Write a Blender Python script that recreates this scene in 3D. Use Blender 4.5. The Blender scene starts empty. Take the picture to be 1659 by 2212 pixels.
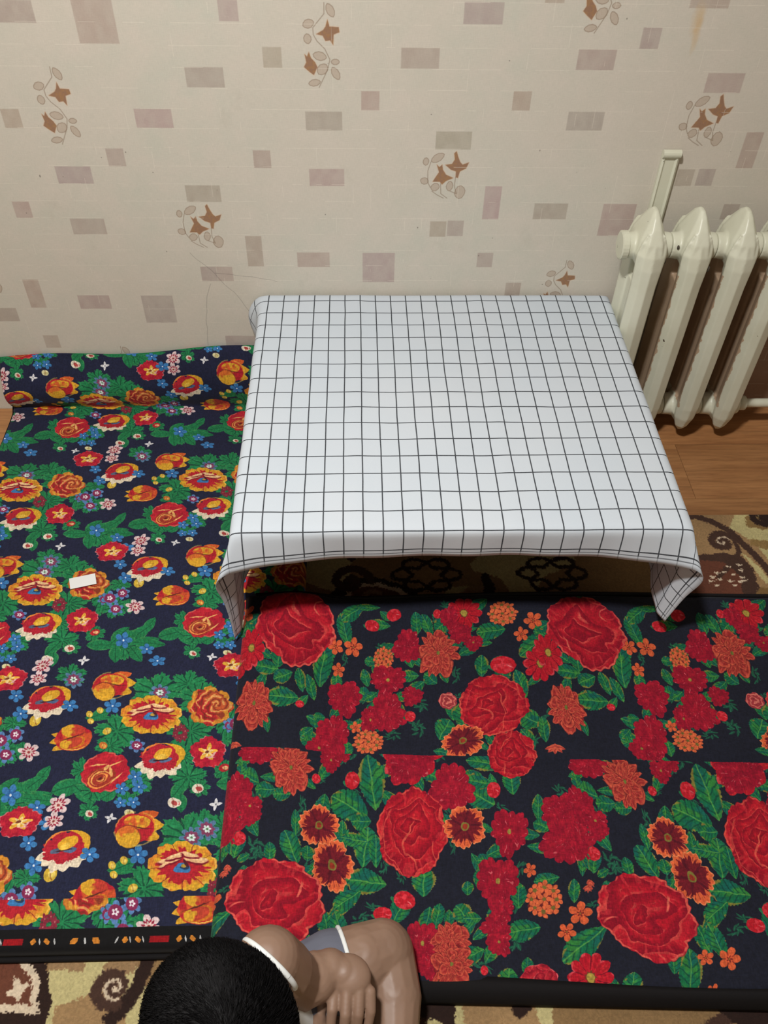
import bpy, bmesh, math, random
import numpy as np
from mathutils import Vector, Matrix, Quaternion

SC = bpy.context.scene
COL = SC.collection
R = math.radians
random.seed(7); rng = np.random.RandomState(7)

# ---------------------------------------------------------------- camera
yaw, pitch, roll = .0448, .8240, .0252
cam_data = bpy.data.cameras.new('camera')
cam = bpy.data.objects.new('camera', cam_data); COL.objects.link(cam)
cam_data.sensor_fit = 'VERTICAL'; cam_data.sensor_height = 36.0
cam_data.lens = 1812.4 * 36.0 / 2212.0
cam_data.clip_start = .02
fw = Vector((math.sin(yaw)*math.cos(pitch), math.cos(yaw)*math.cos(pitch), -math.sin(pitch)))
ri = Vector((math.cos(yaw), -math.sin(yaw), 0)); up = ri.cross(fw)
r2 = math.cos(roll)*ri + math.sin(roll)*up; u2 = -math.sin(roll)*ri + math.cos(roll)*up
m = Matrix((r2, u2, -fw)).transposed().to_4x4(); m.translation = Vector((0, -1.7412, 1.465))
cam.matrix_world = m
SC.camera = cam

# ---------------------------------------------------------------- world, lamp, exposure
w = bpy.data.worlds.new('world'); SC.world = w; w.use_nodes = True
w.node_tree.nodes['Background'].inputs[0].default_value = (.95, .98, 1.0, 1)
w.node_tree.nodes['Background'].inputs[1].default_value = .05
def area(name, loc, size, power, color):
    l = bpy.data.lights.new(name, 'AREA'); l.shape = 'DISK'; l.size = size; l.energy = power; l.color = color
    o = bpy.data.objects.new(name, l); COL.objects.link(o); o.location = loc; return o
area('ceiling_light', (-.35, -1.38, 2.5), .2, 66, (1.0, .985, .955))
SC.view_settings.view_transform = 'Standard'; SC.view_settings.look = 'None'
SC.view_settings.gamma = 1.0; SC.view_settings.use_curve_mapping = False
SC.view_settings.exposure = 0.0

# ---------------------------------------------------------------- helpers
def tag(o, label=None, cat=None, group=None, kind=None):
    if label: o['label'] = label
    if cat: o['category'] = cat
    if group: o['group'] = group
    if kind: o['kind'] = kind
    return o
def empty(name, loc=(0, 0, 0)):
    o = bpy.data.objects.new(name, None); COL.objects.link(o); o.location = loc
    o.empty_display_size = .05
    return o
def link(name, me, mat, parent=None, smooth=False):
    o = bpy.data.objects.new(name, me); COL.objects.link(o)
    if mat and len(me.materials) == 0: me.materials.append(mat)
    if parent is not None:
        o.parent = parent; o.matrix_parent_inverse = Matrix.Translation(-parent.location)
    if smooth:
        me.polygons.foreach_set('use_smooth', [True]*len(me.polygons))
    return o
def from_bm(name, bm, mat, parent=None, smooth=False):
    bmesh.ops.recalc_face_normals(bm, faces=bm.faces)
    me = bpy.data.meshes.new(name); bm.to_mesh(me); bm.free()
    return link(name, me, mat, parent, smooth)
def box(bm, x0, y0, z0, x1, y1, z1, bevel=0):
    r = bmesh.ops.create_cube(bm, size=1.0)
    for v in r['verts']:
        v.co = Vector(((x0+x1)/2+v.co.x*(x1-x0), (y0+y1)/2+v.co.y*(y1-y0), (z0+z1)/2+v.co.z*(z1-z0)))
    if bevel:
        es = list({e for v in r['verts'] for e in v.link_edges})
        bmesh.ops.bevel(bm, geom=es, offset=bevel, segments=2, affect='EDGES', profile=.5)
def tube(bm, pts, rad, seg=16, cap=True):
    pts = [Vector(p) for p in pts]; n = len(pts)
    rads = rad if isinstance(rad, (list, tuple)) else [rad]*n
    rings = []; ref = None
    for i, p in enumerate(pts):
        t = (pts[min(i+1, n-1)]-pts[max(i-1, 0)]).normalized()
        if ref is None:
            ref = Vector((0, 0, 1)) if abs(t.z) < .9 else Vector((0, 1, 0))
        a = t.cross(ref).normalized(); b = a.cross(t).normalized(); ref = b
        rings.append([bm.verts.new(p+(a*math.cos(2*math.pi*k/seg)+b*math.sin(2*math.pi*k/seg))*rads[i]) for k in range(seg)])
    for i in range(n-1):
        for k in range(seg):
            bm.faces.new((rings[i][k], rings[i][(k+1) % seg], rings[i+1][(k+1) % seg], rings[i+1][k]))
    if cap:
        bm.faces.new(rings[0][::-1]); bm.faces.new(rings[-1])
def loft(bm, sections, cap=True):
    rings = [[bm.verts.new(p) for p in s] for s in sections]; k = len(rings[0])
    for i in range(len(rings)-1):
        for j in range(k):
            bm.faces.new((rings[i][j], rings[i][(j+1) % k], rings[i+1][(j+1) % k], rings[i+1][j]))
    if cap:
        bm.faces.new(rings[0][::-1]); bm.faces.new(rings[-1])

def mat_new(name):
    mt = bpy.data.materials.new(name); mt.use_nodes = True
    nt = mt.node_tree; return mt, nt, nt.nodes['Principled BSDF']
def lin(c):
    return tuple((x/255/12.92 if x/255 <= .04045 else ((x/255+.055)/1.055)**2.4) for x in c)+(1,)
def N(nt, t, **kw):
    n = nt.nodes.new(t)
    for k, v in kw.items():
        if k.startswith('i_'):
            n.inputs[int(k[2:]) if k[2:].isdigit() else k[2:]].default_value = v
        else: setattr(n, k, v)
    return n
def math_(nt, op, a, b=None, c=None):
    n = nt.nodes.new('ShaderNodeMath'); n.operation = op
    for i, x in enumerate((a, b, c)):
        if x is None: continue
        if isinstance(x, (int, float)): n.inputs[i].default_value = x
        else: nt.links.new(x, n.inputs[i])
    return n.outputs[0]
def mix(nt, fac, a, b, blend='MIX'):
    n = nt.nodes.new('ShaderNodeMix'); n.data_type = 'RGBA'; n.blend_type = blend
    for s, x in ((0, fac), (6, a), (7, b)):
        if isinstance(x, (int, float)): n.inputs[s].default_value = x
        elif isinstance(x, tuple): n.inputs[s].default_value = x
        else: nt.links.new(x, n.inputs[s])
    return n.outputs[2]
def noise(nt, vec, scale, detail=3, rough=.5, out=0):
    n = N(nt, 'ShaderNodeTexNoise'); n.inputs['Scale'].default_value = scale
    n.inputs['Detail'].default_value = detail; n.inputs['Roughness'].default_value = rough
    if vec is not None: nt.links.new(vec, n.inputs['Vector'])
    return n.outputs[out]
def ramp(nt, fac, p0, p1, c0=(0, 0, 0, 1), c1=(1, 1, 1, 1)):
    n = N(nt, 'ShaderNodeValToRGB'); e = n.color_ramp.elements
    e[0].position = p0; e[1].position = p1; e[0].color = c0; e[1].color = c1
    nt.links.new(fac, n.inputs[0]); return n.outputs[0]
def bump(nt, b, h, strength, dist):
    n = N(nt, 'ShaderNodeBump'); n.inputs['Strength'].default_value = strength; n.inputs['Distance'].default_value = dist
    nt.links.new(h, n.inputs['Height']); nt.links.new(n.outputs[0], b.inputs['Normal']); return n
def pos(nt, scale=(1, 1, 1)):
    g = N(nt, 'ShaderNodeNewGeometry'); mp = N(nt, 'ShaderNodeMapping'); mp.inputs['Scale'].default_value = scale
    nt.links.new(g.outputs['Position'], mp.inputs['Vector']); return mp.outputs[0]

# ---------------------------------------------------------------- print painter (colour only, computed here)
def ss(x, e): return np.clip(x/e+.5, 0, 1)
def vn(x, y, s=0):
    xi = np.floor(x).astype(np.int64); yi = np.floor(y).astype(np.int64); fx = x-xi; fy = y-yi
    fx = fx*fx*(3-2*fx); fy = fy*fy*(3-2*fy)
    def h(a, b):
        n = (a*73856093 ^ b*19349663 ^ (s*83492791+12345)) & 0x7fffffff
        n = ((n ^ (n >> 13))*1274126177) & 0x7fffffff
        return ((n ^ (n >> 16)) & 0xffff)/65535.0
    return (h(xi, yi)*(1-fx)+h(xi+1, yi)*fx)*(1-fy)+(h(xi, yi+1)*(1-fx)+h(xi+1, yi+1)*fx)*fy
class Print:
    def __init__(s, x0, y0, x1, y1, res, bg):
        s.x0, s.y0, s.res = x0, y0, res
        s.w = int(round((x1-x0)/res)); s.h = int(round((y1-y0)/res)); s.x1 = x0+s.w*res; s.y1 = y0+s.h*res
        s.img = np.empty((s.h, s.w, 3), np.float32); s.img[:] = np.array(bg, np.float32)/255
        s.clip = None; s.seam = None
    def uv(s, x, y): return (x-s.x0)/(s.x1-s.x0), (y-s.y0)/(s.y1-s.y0)
    def feat(s, fn, cx, cy, M, seed=0):
        ex = (abs(M[0][0])+abs(M[0][1]))*1.2; ey = (abs(M[1][0])+abs(M[1][1]))*1.2
        y0c, y1c = s.y0, s.y1
        if s.clip: y0c, y1c = s.clip
        i0 = max(0, int((cx-ex-s.x0)/s.res)); i1 = min(s.w, int((cx+ex-s.x0)/s.res)+2)
        j0 = max(0, int((max(cy-ey, y0c)-s.y0)/s.res)); j1 = min(s.h, int((min(cy+ey, y1c)-s.y0)/s.res)+1)
        if i1 <= i0 or j1 <= j0: return
        X, Y = np.meshgrid(s.x0+(np.arange(i0, i1)+.5)*s.res-cx, s.y0+(np.arange(j0, j1)+.5)*s.res-cy)
        Mi = np.linalg.inv(np.array(M)); a = Mi[0, 0]*X+Mi[0, 1]*Y; b = Mi[1, 0]*X+Mi[1, 1]*Y
        e = s.res*1.6/max(1e-6, math.sqrt(abs(np.linalg.det(np.array(M)))))
        L = Lay(s.img[j0:j1, i0:i1], a, b, e, seed)
        if s.seam is not None:
            keep = s.img[j0:j1, i0:i1].copy(); m_ = ((Y+cy)*s.seam[2] > (s.seam[0]+s.seam[1]*(X+cx))*s.seam[2])[..., None]; fn(L); s.img[j0:j1, i0:i1] = np.where(m_, s.img[j0:j1, i0:i1], keep)
        else: fn(L)
    def grain(s):
        X, Y = np.meshgrid(np.arange(s.w)*s.res, np.arange(s.h)*s.res)
        g = .80+.22*vn(X*700, Y*240, 1)+.18*vn(X*240, Y*700, 2)
        s.img *= g[..., None].astype(np.float32)
    def image(s, name, alpha=None):
        im = bpy.data.images.new(name, s.w, s.h, alpha=alpha is not None)
        px = np.ones((s.h, s.w, 4), np.float32); px[..., :3] = np.clip(s.img, 0, 1)
        if alpha is not None: px[..., 3] = alpha
        im.pixels.foreach_set(px.ravel()); im.update(); im.pack(); return im
class Lay:
    def __init__(s, im, a, b, e, seed):
        a, b = a+.07*(vn(a*4+50, b*4+50, seed+60)-.5)+.035*(vn(a*11+50, b*11+50, seed+61)-.5), b+.07*(vn(a*4+50, b*4+50, seed+62)-.5)+.035*(vn(a*11+50, b*11+50, seed+63)-.5)
        s.im, s.a, s.b, s.e, s.seed = im, a, b, e, seed; s.r = np.hypot(a, b); s.t = np.arctan2(b, a)
    def put(s, m_, c, k=1.0):
        m_ = (np.clip(m_, 0, 1)*k)[..., None]; s.im[:] = s.im*(1-m_)+np.array(c, np.float32)/255*m_
    def ell(s, cx, cy, rx, ry, rot=0):
        c, n = math.cos(R(rot)), math.sin(R(rot)); x = (s.a-cx)*c+(s.b-cy)*n; y = -(s.a-cx)*n+(s.b-cy)*c
        return 1-np.hypot(x/rx, y/ry), min(rx, ry)
    def E(s, c, cx, cy, rx, ry, rot=0, k=1.0):
        v, q = s.ell(cx, cy, rx, ry, rot); s.put(ss(v, s.e/q), c, k); return v
    def leafm(s, cx, cy, L, W_, rot, ser=0.0):
        c, n = math.cos(R(rot)), math.sin(R(rot)); x = ((s.a-cx)*c+(s.b-cy)*n)/L; y = (-(s.a-cx)*n+(s.b-cy)*c)/W_
        prof = np.clip(1-x*x, 0, 1)**.75*(1-.25*x)
        if ser: prof = prof*(1+ser*(np.abs(np.mod(x*6+.2*np.sign(y), 1)-.5)-.3))
        mk = ss(prof-np.abs(y), s.e/W_)*(np.abs(x) < 1)
        return mk, x, y
    def n(s, f, o=0): return vn(s.a*f+31+s.seed*7.3, s.b*f+17+s.seed*3.1, s.seed+o)
    def arc(s, cx, cy, rr, wd, a0, a1, rot=0, sq=1.0):
        c, n = math.cos(R(rot)), math.sin(R(rot)); x = (s.a-cx)*c+(s.b-cy)*n; y = (-(s.a-cx)*n+(s.b-cy)*c)/sq
        r = np.hypot(x, y); t = np.degrees(np.arctan2(y, x)); d = np.mod(t-a0, 360); span = (a1-a0)
        return ss(wd*(1-np.abs(2*d/span-1))-np.abs(r-rr), s.e)*(d < span)

GR, GRD, GRL = (34, 122, 74), (16, 66, 48), (84, 150, 84)
YE, YL, OR, RD, RDD, CR, PK = (212, 158, 46), (236, 196, 84), (206, 92, 44), (176, 34, 46), (120, 24, 40), (222, 206, 180), (214, 168, 160)
BL, BLD, PU = (60, 120, 176), (34, 66, 118), (118, 52, 92)

def leafy(L):
    ph = L.seed*.7; t = L.t-ph; k = 5+(L.seed % 3)
    lob = np.abs(np.cos(k*t/2))
    Rr = .5+.46*lob**.55+.05*np.sin(t*23+L.seed)+.04*np.sin(t*41)
    L.put(ss(Rr-L.r, L.e*1.2), GR)
    L.put(ss(Rr-L.r, L.e*1.2)*ss(L.n(5)-.72, .15), (50, 140, 86), .6)
    L.put(ss(.09-np.abs(np.sin(k*t/2))*L.r*1.0, .06)*(L.r < Rr*.85)*(L.r > .1)*(lob > .6), GRD, .75)
    L.put(ss((.18-lob)*L.r, .04)*(L.r < .8)*(L.r > .15), (18, 58, 48), .8)
    L.put(ss(.03-np.abs(L.r-Rr+.02), .03)*(L.n(4, 3) > .6), GRL, .6)
def long_axis(M): return (M[0][0]**2+M[1][0]**2) >= (M[0][1]**2+M[1][1]**2)
def leafn(L, rot=0):
    mk, x, y = L.leafm(0, 0, 1, .95, rot, .12); L.put(mk, GR)
    L.put(mk*ss(.06-np.abs(y), .06), GRD, .7)
    L.put(mk*ss(.12-np.abs(np.mod(x*4+np.abs(y)*1.2, 1)-.5), .08)*(np.abs(y) > .08), (24, 92, 60), .55)
    L.put(mk*ss(np.abs(y)-np.clip(1-x*x, 0, 1)**.75*.8, .1)*(L.n(3) > .5), GRL, .5)
def leaf2(L, rot=0):
    mk, x, y = L.leafm(0, 0, 1, 1, rot, .22)
    L.put(mk, (20, 104, 66)); L.put(mk*ss(L.n(2.2)-.55, .4), (18, 92, 86), .8); L.put(mk*ss(L.n(2.6, 4)-.62, .3), (58, 132, 54), .8)
    L.put(mk*ss(.12-np.abs(np.mod(x*3.2+np.abs(y)*1.4, 1)-.5), .1)*(np.abs(y) > .06), (12, 62, 52), .7)
    L.put(mk*ss(.05-np.abs(y-.04*np.sin(x*5)), .05), (92, 152, 70), .8)
    L.put(mk*ss(np.abs(y)-np.clip(1-x*x, 0, 1)**.75*.78, .12)*(L.n(2.5, 6) > .62), (150, 120, 50), .8)
def fern(L, rot=0):
    for i in range(9):
        an = i*137+L.seed*40; rr = .3+.5*((i*37+L.seed) % 10)/10
        mk, x, y = L.leafm(rr*math.cos(R(an)), rr*math.sin(R(an)), .38, .15, an+35)
        L.put(mk, (26, 84, 62), .85); L.put(mk*ss(.2-np.abs(y), .2), (50, 118, 86), .6)
def big(L):
    sc = .86+.11*np.abs(np.cos(4.5*L.t+.6))+.02*np.sin(21*L.t)
    L.put(ss(sc-L.r, L.e), YE)
    L.put(ss(sc-L.r, L.e)*ss(L.n(6)-.6, .3), OR, .5)
    st = .62+.3*vn(L.t*9+40, L.r*2, L.seed)-.12
    L.put(ss(st-L.r, .03), RD)
    L.put(ss(.05-np.abs(np.sin(4.5*L.t+2.1))*L.r, .06)*(L.r > .5)*(L.r < sc), (120, 30, 40), .8)
    for cx, cy, rx, ry, ro in ((-.36, -.22, .32, .1, -14), (.36, -.24, .34, .11, 8), (-.2, -.36, .3, .08, -20), (.2, -.42, .26, .09, 15), (-.5, -.05, .16, .05, -40)):
        L.E(RDD, cx, cy+.045, rx*1.04, ry*1.2, ro); L.E((226, 178, 130), cx, cy, rx, ry, ro); L.E((238, 206, 150), cx, cy-.03, rx*.8, ry*.4, ro, .7)
    L.E(BL, 0, .1, .24, .2); L.E((40, 60, 90), .07, .06, .14, .11); L.E((190, 150, 60), .04, .02, .08, .07); L.E((80, 30, 40), .1, -.1, .05, .17, -30)
    L.put(ss(.04-np.abs(L.r-sc+.04), .03)*(L.n(3, 2) > .55), (236, 190, 90), .7)
def tulip(L, f=1):
    a, b = L.a*f, L.b
    sv = L.a; L.a = a
    for cx, cy, l, w_, ro in ((-.62, .05, .42, .2, 165), (-.5, .42, .45, .2, 150), (-.5, -.25, .42, .18, 200)):
        mk, x, y = L.leafm(cx, cy, l, w_, ro); L.put(mk, OR); L.put(mk*ss(x-.1, .4), YE)
    v = L.E(RD, .08, .02, .82, .78, -12)
    L.put(ss(v, .05)*ss(L.n(5)-.45, .3), OR, .8)
    v = L.E(YE, .1, -.42, .52, .42, 12); L.put(ss(v, .05)*ss(L.a-.25+.3*L.n(8, 1), .15), RD, .8)
    v = L.E((196, 110, 36), .02, .28, .58, .38, -12); v = L.E(YE, -.04, .26, .52, .32, -12); L.put(ss(v, .05)*ss(L.a-.0+.35*L.n(8, 1), .15), RD, .75)
    mk = L.arc(.08, .3, .62, .05, 20, 160, 0, .7); L.put(mk, YL, .9)
    L.E((60, 26, 30), .0, -.06, .5, .03, -14, .8)
    L.a = sv
def tulip_a(L):
    mk, x, y = L.leafm(.55, -.55, .5, .28, -10); L.put(mk, OR)
    mk, x, y = L.leafm(.68, -.05, .5, .34, 15); L.put(mk, OR); L.put(mk*ss(x-.1, .3), YE)
    mk, x, y = L.leafm(.45, .4, .5, .3, 30); L.put(mk, RD); L.put(mk*ss(x-.2, .3), YE)
    L.E(RD, -.05, -.05, .8, .72, 20); v = L.E(YE, .1, -.32, .55, .34, 14); L.put(ss(v, .05)*ss(L.n(6)-.55, .3), OR)
    L.E((70, 28, 30), .12, -.04, .5, .03, 18, .8)
    v = L.E((150, 60, 40), -.32, .3, .5, .58, -12); v = L.E(YE, -.34, .34, .46, .56, -12)
    L.put(ss(v, .05)*ss(-.0-L.b+.3*L.n(9, 1), .12), OR, .8)
    L.put(ss(.035-np.abs(L.r-.84), .03)*(L.n(3) > .5)*(L.r < .9), YL, .5)
def rose1(L):
    sc = .88+.08*np.abs(np.sin(3.5*L.t))+.02*np.sin(17*L.t)
    L.put(ss(sc-L.r, L.e), (172, 30, 48)); L.put(ss(sc-L.r, L.e)*ss(L.n(4)-.55, .3), (196, 40, 52), .8)
    L.E((156, 52, 40), -.22, .25, .58, .48, -10)
    for i, rr in enumerate((.5, .38, .27, .16)):
        mk = L.arc(-.22, .25, rr, .05, 30+i*95, 300+i*95, -10, .8); L.put(mk, (222, 158, 84) if i % 2 else (228, 140, 70))
    L.E((90, 30, 26), -.24, .26, .07, .05)
    for cx, cy, rx, ry, ro in ((.1, -.2, .16, .08, -50), (.35, -.25, .38, .035, -6), (.2, .05, .05, .26, 5), (-.2, -.4, .3, .04, 5), (.35, .42, .3, .04, -35)):
        L.E((232, 176, 104), cx, cy, rx, ry, ro)
    L.put(ss(.03-np.abs(L.r-sc+.03), .03)*(L.n(3, 3) > .5), (224, 120, 96), .7)
def whitef(L):
    for an, l in ((175, .5), (150, .42), (120, .5), (95, .42), (62, .5), (35, .4)):
        mk, x, y = L.leafm(.5*math.cos(R(an)), .12+.5*math.sin(R(an)), l, .3, an); L.put(mk, CR)
    sc = .72+.12*np.abs(np.cos(3.5*L.t))+.18*(vn(L.t*10, L.r*3, L.seed)-.5)
    L.put(ss(sc-np.hypot(L.a-.05, (L.b+.1)*1.1), .03), (174, 34, 50))
    mk = L.arc(.05, -.1, .76, .16, -85, 60); L.put(mk, YE); mk = L.arc(.02, -.1, .74, .06, 190, 290); L.put(mk, (220, 130, 60))
    L.E((86, 96, 120), -.28, .02, .18, .13); L.E((84, 104, 140), .2, .08, .26, .14); L.E((60, 30, 40), 0, .04, .3, .06)
    v = L.E(YE, .14, -.26, .4, .27, -32); v = L.E(YL, .04, -.12, .2, .14, -32, .7)
    L.put(ss(.12-np.abs(np.mod(L.t*5, 1)-.5), .1)*(L.r > .45)*(L.r < .7)*(L.b > .1), RDD, .35)
def redy(L):
    sc = .8+.14*np.abs(np.cos(2.5*L.t+.4))+.03*np.sin(19*L.t)
    L.put(ss(sc-L.r, L.e), (170, 26, 50)); L.put(ss(sc-L.r, L.e)*ss(L.n(4)-.55, .3), (196, 44, 56), .7)
    L.put(ss(.36+.16*np.cos(5*L.t)-L.r, L.e), (226, 168, 60)); L.put(ss(.2+.12*np.cos(6*L.t+1)-L.r, L.e), (232, 204, 140))
    L.E((120, 60, 40), -.05, -.02, .1, .08); L.E((222, 168, 160), .22, .22, .26, .05, -40); L.E((222, 168, 160), .1, .32, .2, .04, 10)
    L.put(ss(.03-np.abs(L.r-sc+.02), .03)*(L.n(3, 1) > .5), PK, .6)
def peony(L):
    sc = .84+.12*np.abs(np.cos(4*L.t))+.02*np.sin(23*L.t)
    L.put(ss(sc-L.r, L.e), (186, 84, 46)); L.put(ss(sc-L.r, L.e)*ss(-L.a-L.b*-.6-.15+.3*L.n(5), .2), (178, 40, 44))
    q = np.sin(9*np.hypot(L.a-.3, L.b+.1)*2.4+L.n(4)*5+np.arctan2(L.b+.1, L.a-.3)*2)
    L.put(ss(sc-L.r, L.e)*ss(q-.45, .4)*(L.n(6, 2) > .35), (224, 162, 92), .85)
    L.put(ss(sc-L.r, L.e)*ss(-q-.7, .3), (118, 44, 34), .7)
    L.put(ss(.1-np.abs(L.r-sc+.1), .06)*(L.n(3, 5) > .5), YE, .7)
def flower(L, cx, cy, rr, n, c, cc=None, ph=0, ck=.3, dark=None):
    x, y = L.a-cx, L.b-cy; r = np.hypot(x, y)/rr; t = np.arctan2(y, x)+ph; p = np.abs(np.cos(n*t/2))
    mk = ss(.45+.55*p**.7-r, L.e/rr); L.put(mk, c)
    if dark: L.put(mk*ss(.16-p*r, .1)*(r > .3), dark, .7)
    if cc: L.put(ss(ck-r, L.e/rr), cc)
    return mk, r, t
def blue(L):
    mk, r, t = flower(L, 0, 0, .98, 5, BL, None, L.seed*.5, dark=BLD); L.put(mk*ss(.3-r, .15), (34, 84, 150), .6); L.put(ss(.12-L.r, L.e), (226, 232, 240))
def smallw(L):
    mk, r, t = flower(L, 0, 0, .98, 6, (214, 190, 190), None, L.seed*.4, dark=(150, 60, 80)); L.put(ss(.52+.1*np.cos(12*t)-L.r, L.e), (150, 44, 66)); L.put(ss(.36+.08*np.cos(9*t)-L.r, L.e), (216, 186, 180)); L.put(ss(.13-L.r, L.e), (150, 60, 60))
def aster(L):
    mk, r, t = flower(L, 0, 0, 1, 8, (84, 118, 150), None, 0, dark=(50, 70, 100)); L.put(ss(.58+.06*np.cos(8*L.t)-L.r, L.e), (128, 62, 92)); flower(L, 0, 0, .36, 6, (206, 222, 214), (90, 120, 90))
def aster2(L):
    mk, r, t = flower(L, 0, 0, 1, 6, (88, 126, 176), None, .4, dark=(60, 60, 100)); L.put(ss(.62-L.r, L.e), (132, 44, 82)); flower(L, 0, 0, .34, 5, (230, 222, 226), (140, 60, 100))
def sprig(L):
    for i in range(6):
        an = i*61+L.seed*20; flower(L, .55*math.cos(R(an)), .55*math.sin(R(an)), .42, 5, (128, 40, 56), (190, 110, 110), i, .15)
def bud(L, c, c2):
    L.E(c, 0, 0, .85, .75, 20); L.E(c2, .15, .1, .5, .35, 40); L.put(ss(.06-np.abs(L.a+.1*np.sin(L.b*4)), .06)*(L.r < .7), (120, 60, 40), .6)
def bud_y(L): bud(L, (206, 170, 60), (226, 200, 100))
def bud_o(L): bud(L, (200, 110, 50), (226, 170, 80))
def bud_r(L): bud(L, (176, 40, 46), (226, 170, 120))
def bud_c(L): bud(L, (214, 206, 160), (190, 180, 120))
def bud_w(L): bud(L, (222, 210, 190), (176, 70, 70))
def butter(L):
    for an in (20, 130, 215, 300):
        mk, x, y = L.leafm(.45*math.cos(R(an)), .45*math.sin(R(an)), .5, .24, an); L.put(mk, (216, 214, 216))
    L.E((110, 110, 120), 0, 0, .14, .14)

def rosebase(L, c1, c2, hl, sc, f=1.0):
    mk = ss(sc-L.r, L.e); L.put(mk, c1)
    wx, wy = .5*(L.n(1.6, 7)-.5)+.2*(L.n(3.7, 9)-.5), .5*(L.n(1.6, 8)-.5)+.2*(L.n(3.7, 10)-.5)
    x, y = L.a+wx+.05, L.b+wy+.08; r = np.hypot(x, y); t = np.arctan2(y, x)
    g = r*3.4*f+.42*np.abs(np.sin(1.5*t+np.floor(r*3.4*f)*1.9)); fr = g-np.floor(g); k = np.floor(g)
    L.put(mk*ss(fr-.62, .5), (126, 12, 34), .62); L.put(mk*ss(.45-fr, .5), c2, .9)
    nz = vn(t*2.2+k*3.1+20, r*2+k, L.seed+3)
    L.put(mk*ss(.085-np.abs(fr-.04), .05)*ss(nz-.42, .2), hl, .9)
    L.put(mk*ss(.2-np.abs(fr-.16), .2)*ss(nz-.38, .3), (196, 38, 48), .5)
    q = np.sin(8.5*f*(L.a+.25*np.sin(L.b*3+L.seed))+5*(L.n(2.3, 18)-.5)); on2 = ss(L.n(2.7, 19)-.60, .1)
    L.put(mk*ss(q-.97, .03)*on2, hl, .9)
    L.put(mk*ss(L.n(7, 14)-.5, .5), (150, 14, 36), .3)
    L.put(mk*ss(vn(L.t*14+9, L.r*4, L.seed)-.72, .1)*(L.r > .62), (208, 60, 60), .5)
    L.put(mk*ss(.02-np.abs(L.r-sc+.025), .02)*ss(L.n(4, 12)-.55, .1), hl, .8)
def bigrose(L):
    sc = .86+.07*np.abs(np.sin(4.5*L.t+.3))+.1*np.exp(-((L.t-1.35)/.35)**2)-.06*np.exp(-((L.t-.75)/.25)**2)-.07*np.exp(-((L.t-2.4)/.4)**2)+.012*np.sin(31*L.t)
    rosebase(L, (160, 16, 38), (180, 22, 40), (222, 104, 84), sc)
def rose(L):
    sc = .88+.07*np.abs(np.sin(4*L.t+1))+.012*np.sin(31*L.t); rosebase(L, (166, 16, 36), (184, 26, 40), (220, 96, 74), sc, 1.15)
def crim(L):
    k = 13; p = np.abs(np.cos(k*L.t/2+L.seed)); sc = .76+.14*p**.8+.09*np.sin(3*L.t+L.seed)+.05*np.sin(5*L.t+2*L.seed)
    mk = ss(sc-L.r, L.e); L.put(mk, (150, 16, 42)); L.put(mk*ss(L.n(3.4)-.5, .3), (172, 24, 46), .9)
    L.put(mk*ss(.1-p, .12)*(L.r > .45), (112, 12, 36), .6)
    L.put(mk*ss(L.n(6, 3)-.45, .4), (128, 14, 38), .5); L.put(mk*ss(vn(L.t*11, L.r*5, L.seed)-.9, .05), (212, 102, 104), .8); L.put(ss(.1-L.r, L.e)*(L.seed % 2), (150, 130, 60))
def daisy(L):
    p = np.abs(np.cos(5*L.t)); sc = .72+.24*p**.7; mk = ss(sc-L.r, L.e); L.put(mk, (176, 20, 38)); L.put(mk*ss(.2-p, .12)*(L.r > .3), (108, 12, 32), .75)
    L.put(mk*ss(vn(L.t*14, L.r*3, L.seed)-.7, .1), (196, 40, 48), .8)
    L.put(ss(.05-np.abs(L.r-sc+.05), .04)*(L.n(4) > .6), (214, 84, 88), .7); L.put(ss(.24+.03*np.cos(9*L.t)-L.r, L.e), (112, 60, 36)); L.put(ss(.19-L.r, L.e), (166, 142, 62))
def dahlia(L):
    L.put(ss(.78+.07*np.cos(11*L.t)-L.r, L.e), (118, 26, 32)); a_, b_ = L.a+.10*(L.n(2.3)-.5), L.b+.10*(L.n(2.3, 1)-.5); r = np.hypot(a_, b_); t = np.arctan2(b_, a_)
    for k, (ro, ri, n) in enumerate(((1.02, .5, 11), (.84, .36, 10), (.66, .22, 9), (.47, .1, 7), (.28, .0, 5))):
        q = n*(t+.22*np.sin(3*t+L.seed+k))/(2*math.pi)+.5*k+L.seed*.13; u = np.mod(q, 1)-.5; hsh = np.mod(np.sin(np.floor(q)*12.9+k*7+L.seed)*43.7, 1)
        v = (r-ri)/((ro-ri)*(.82+.25*hsh)); pr = np.where(v < .45, .36+.3*v, .495*np.clip((1-v)/.55, 0, 1)**.75)
        mk = ss(pr-np.abs(u+.05*np.sin(v*4)), .06)*(v > 0)*(v < 1)
        L.put(mk, (204, 88, 64)); L.put(mk*ss(pr*.60-np.abs(u), .16)*ss(.80-v, .2), (150, 40, 40), .95); L.put(mk*ss(.05-np.abs(u), .05)*(v > .2)*(v < .85), (206, 84, 70), .6)
        L.put(ss(.04-np.abs(np.abs(u)-pr), .03)*(v > 0)*(v < 1), (96, 20, 30), .5)
    L.put(ss(.08-L.r, L.e), (110, 110, 50))
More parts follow.
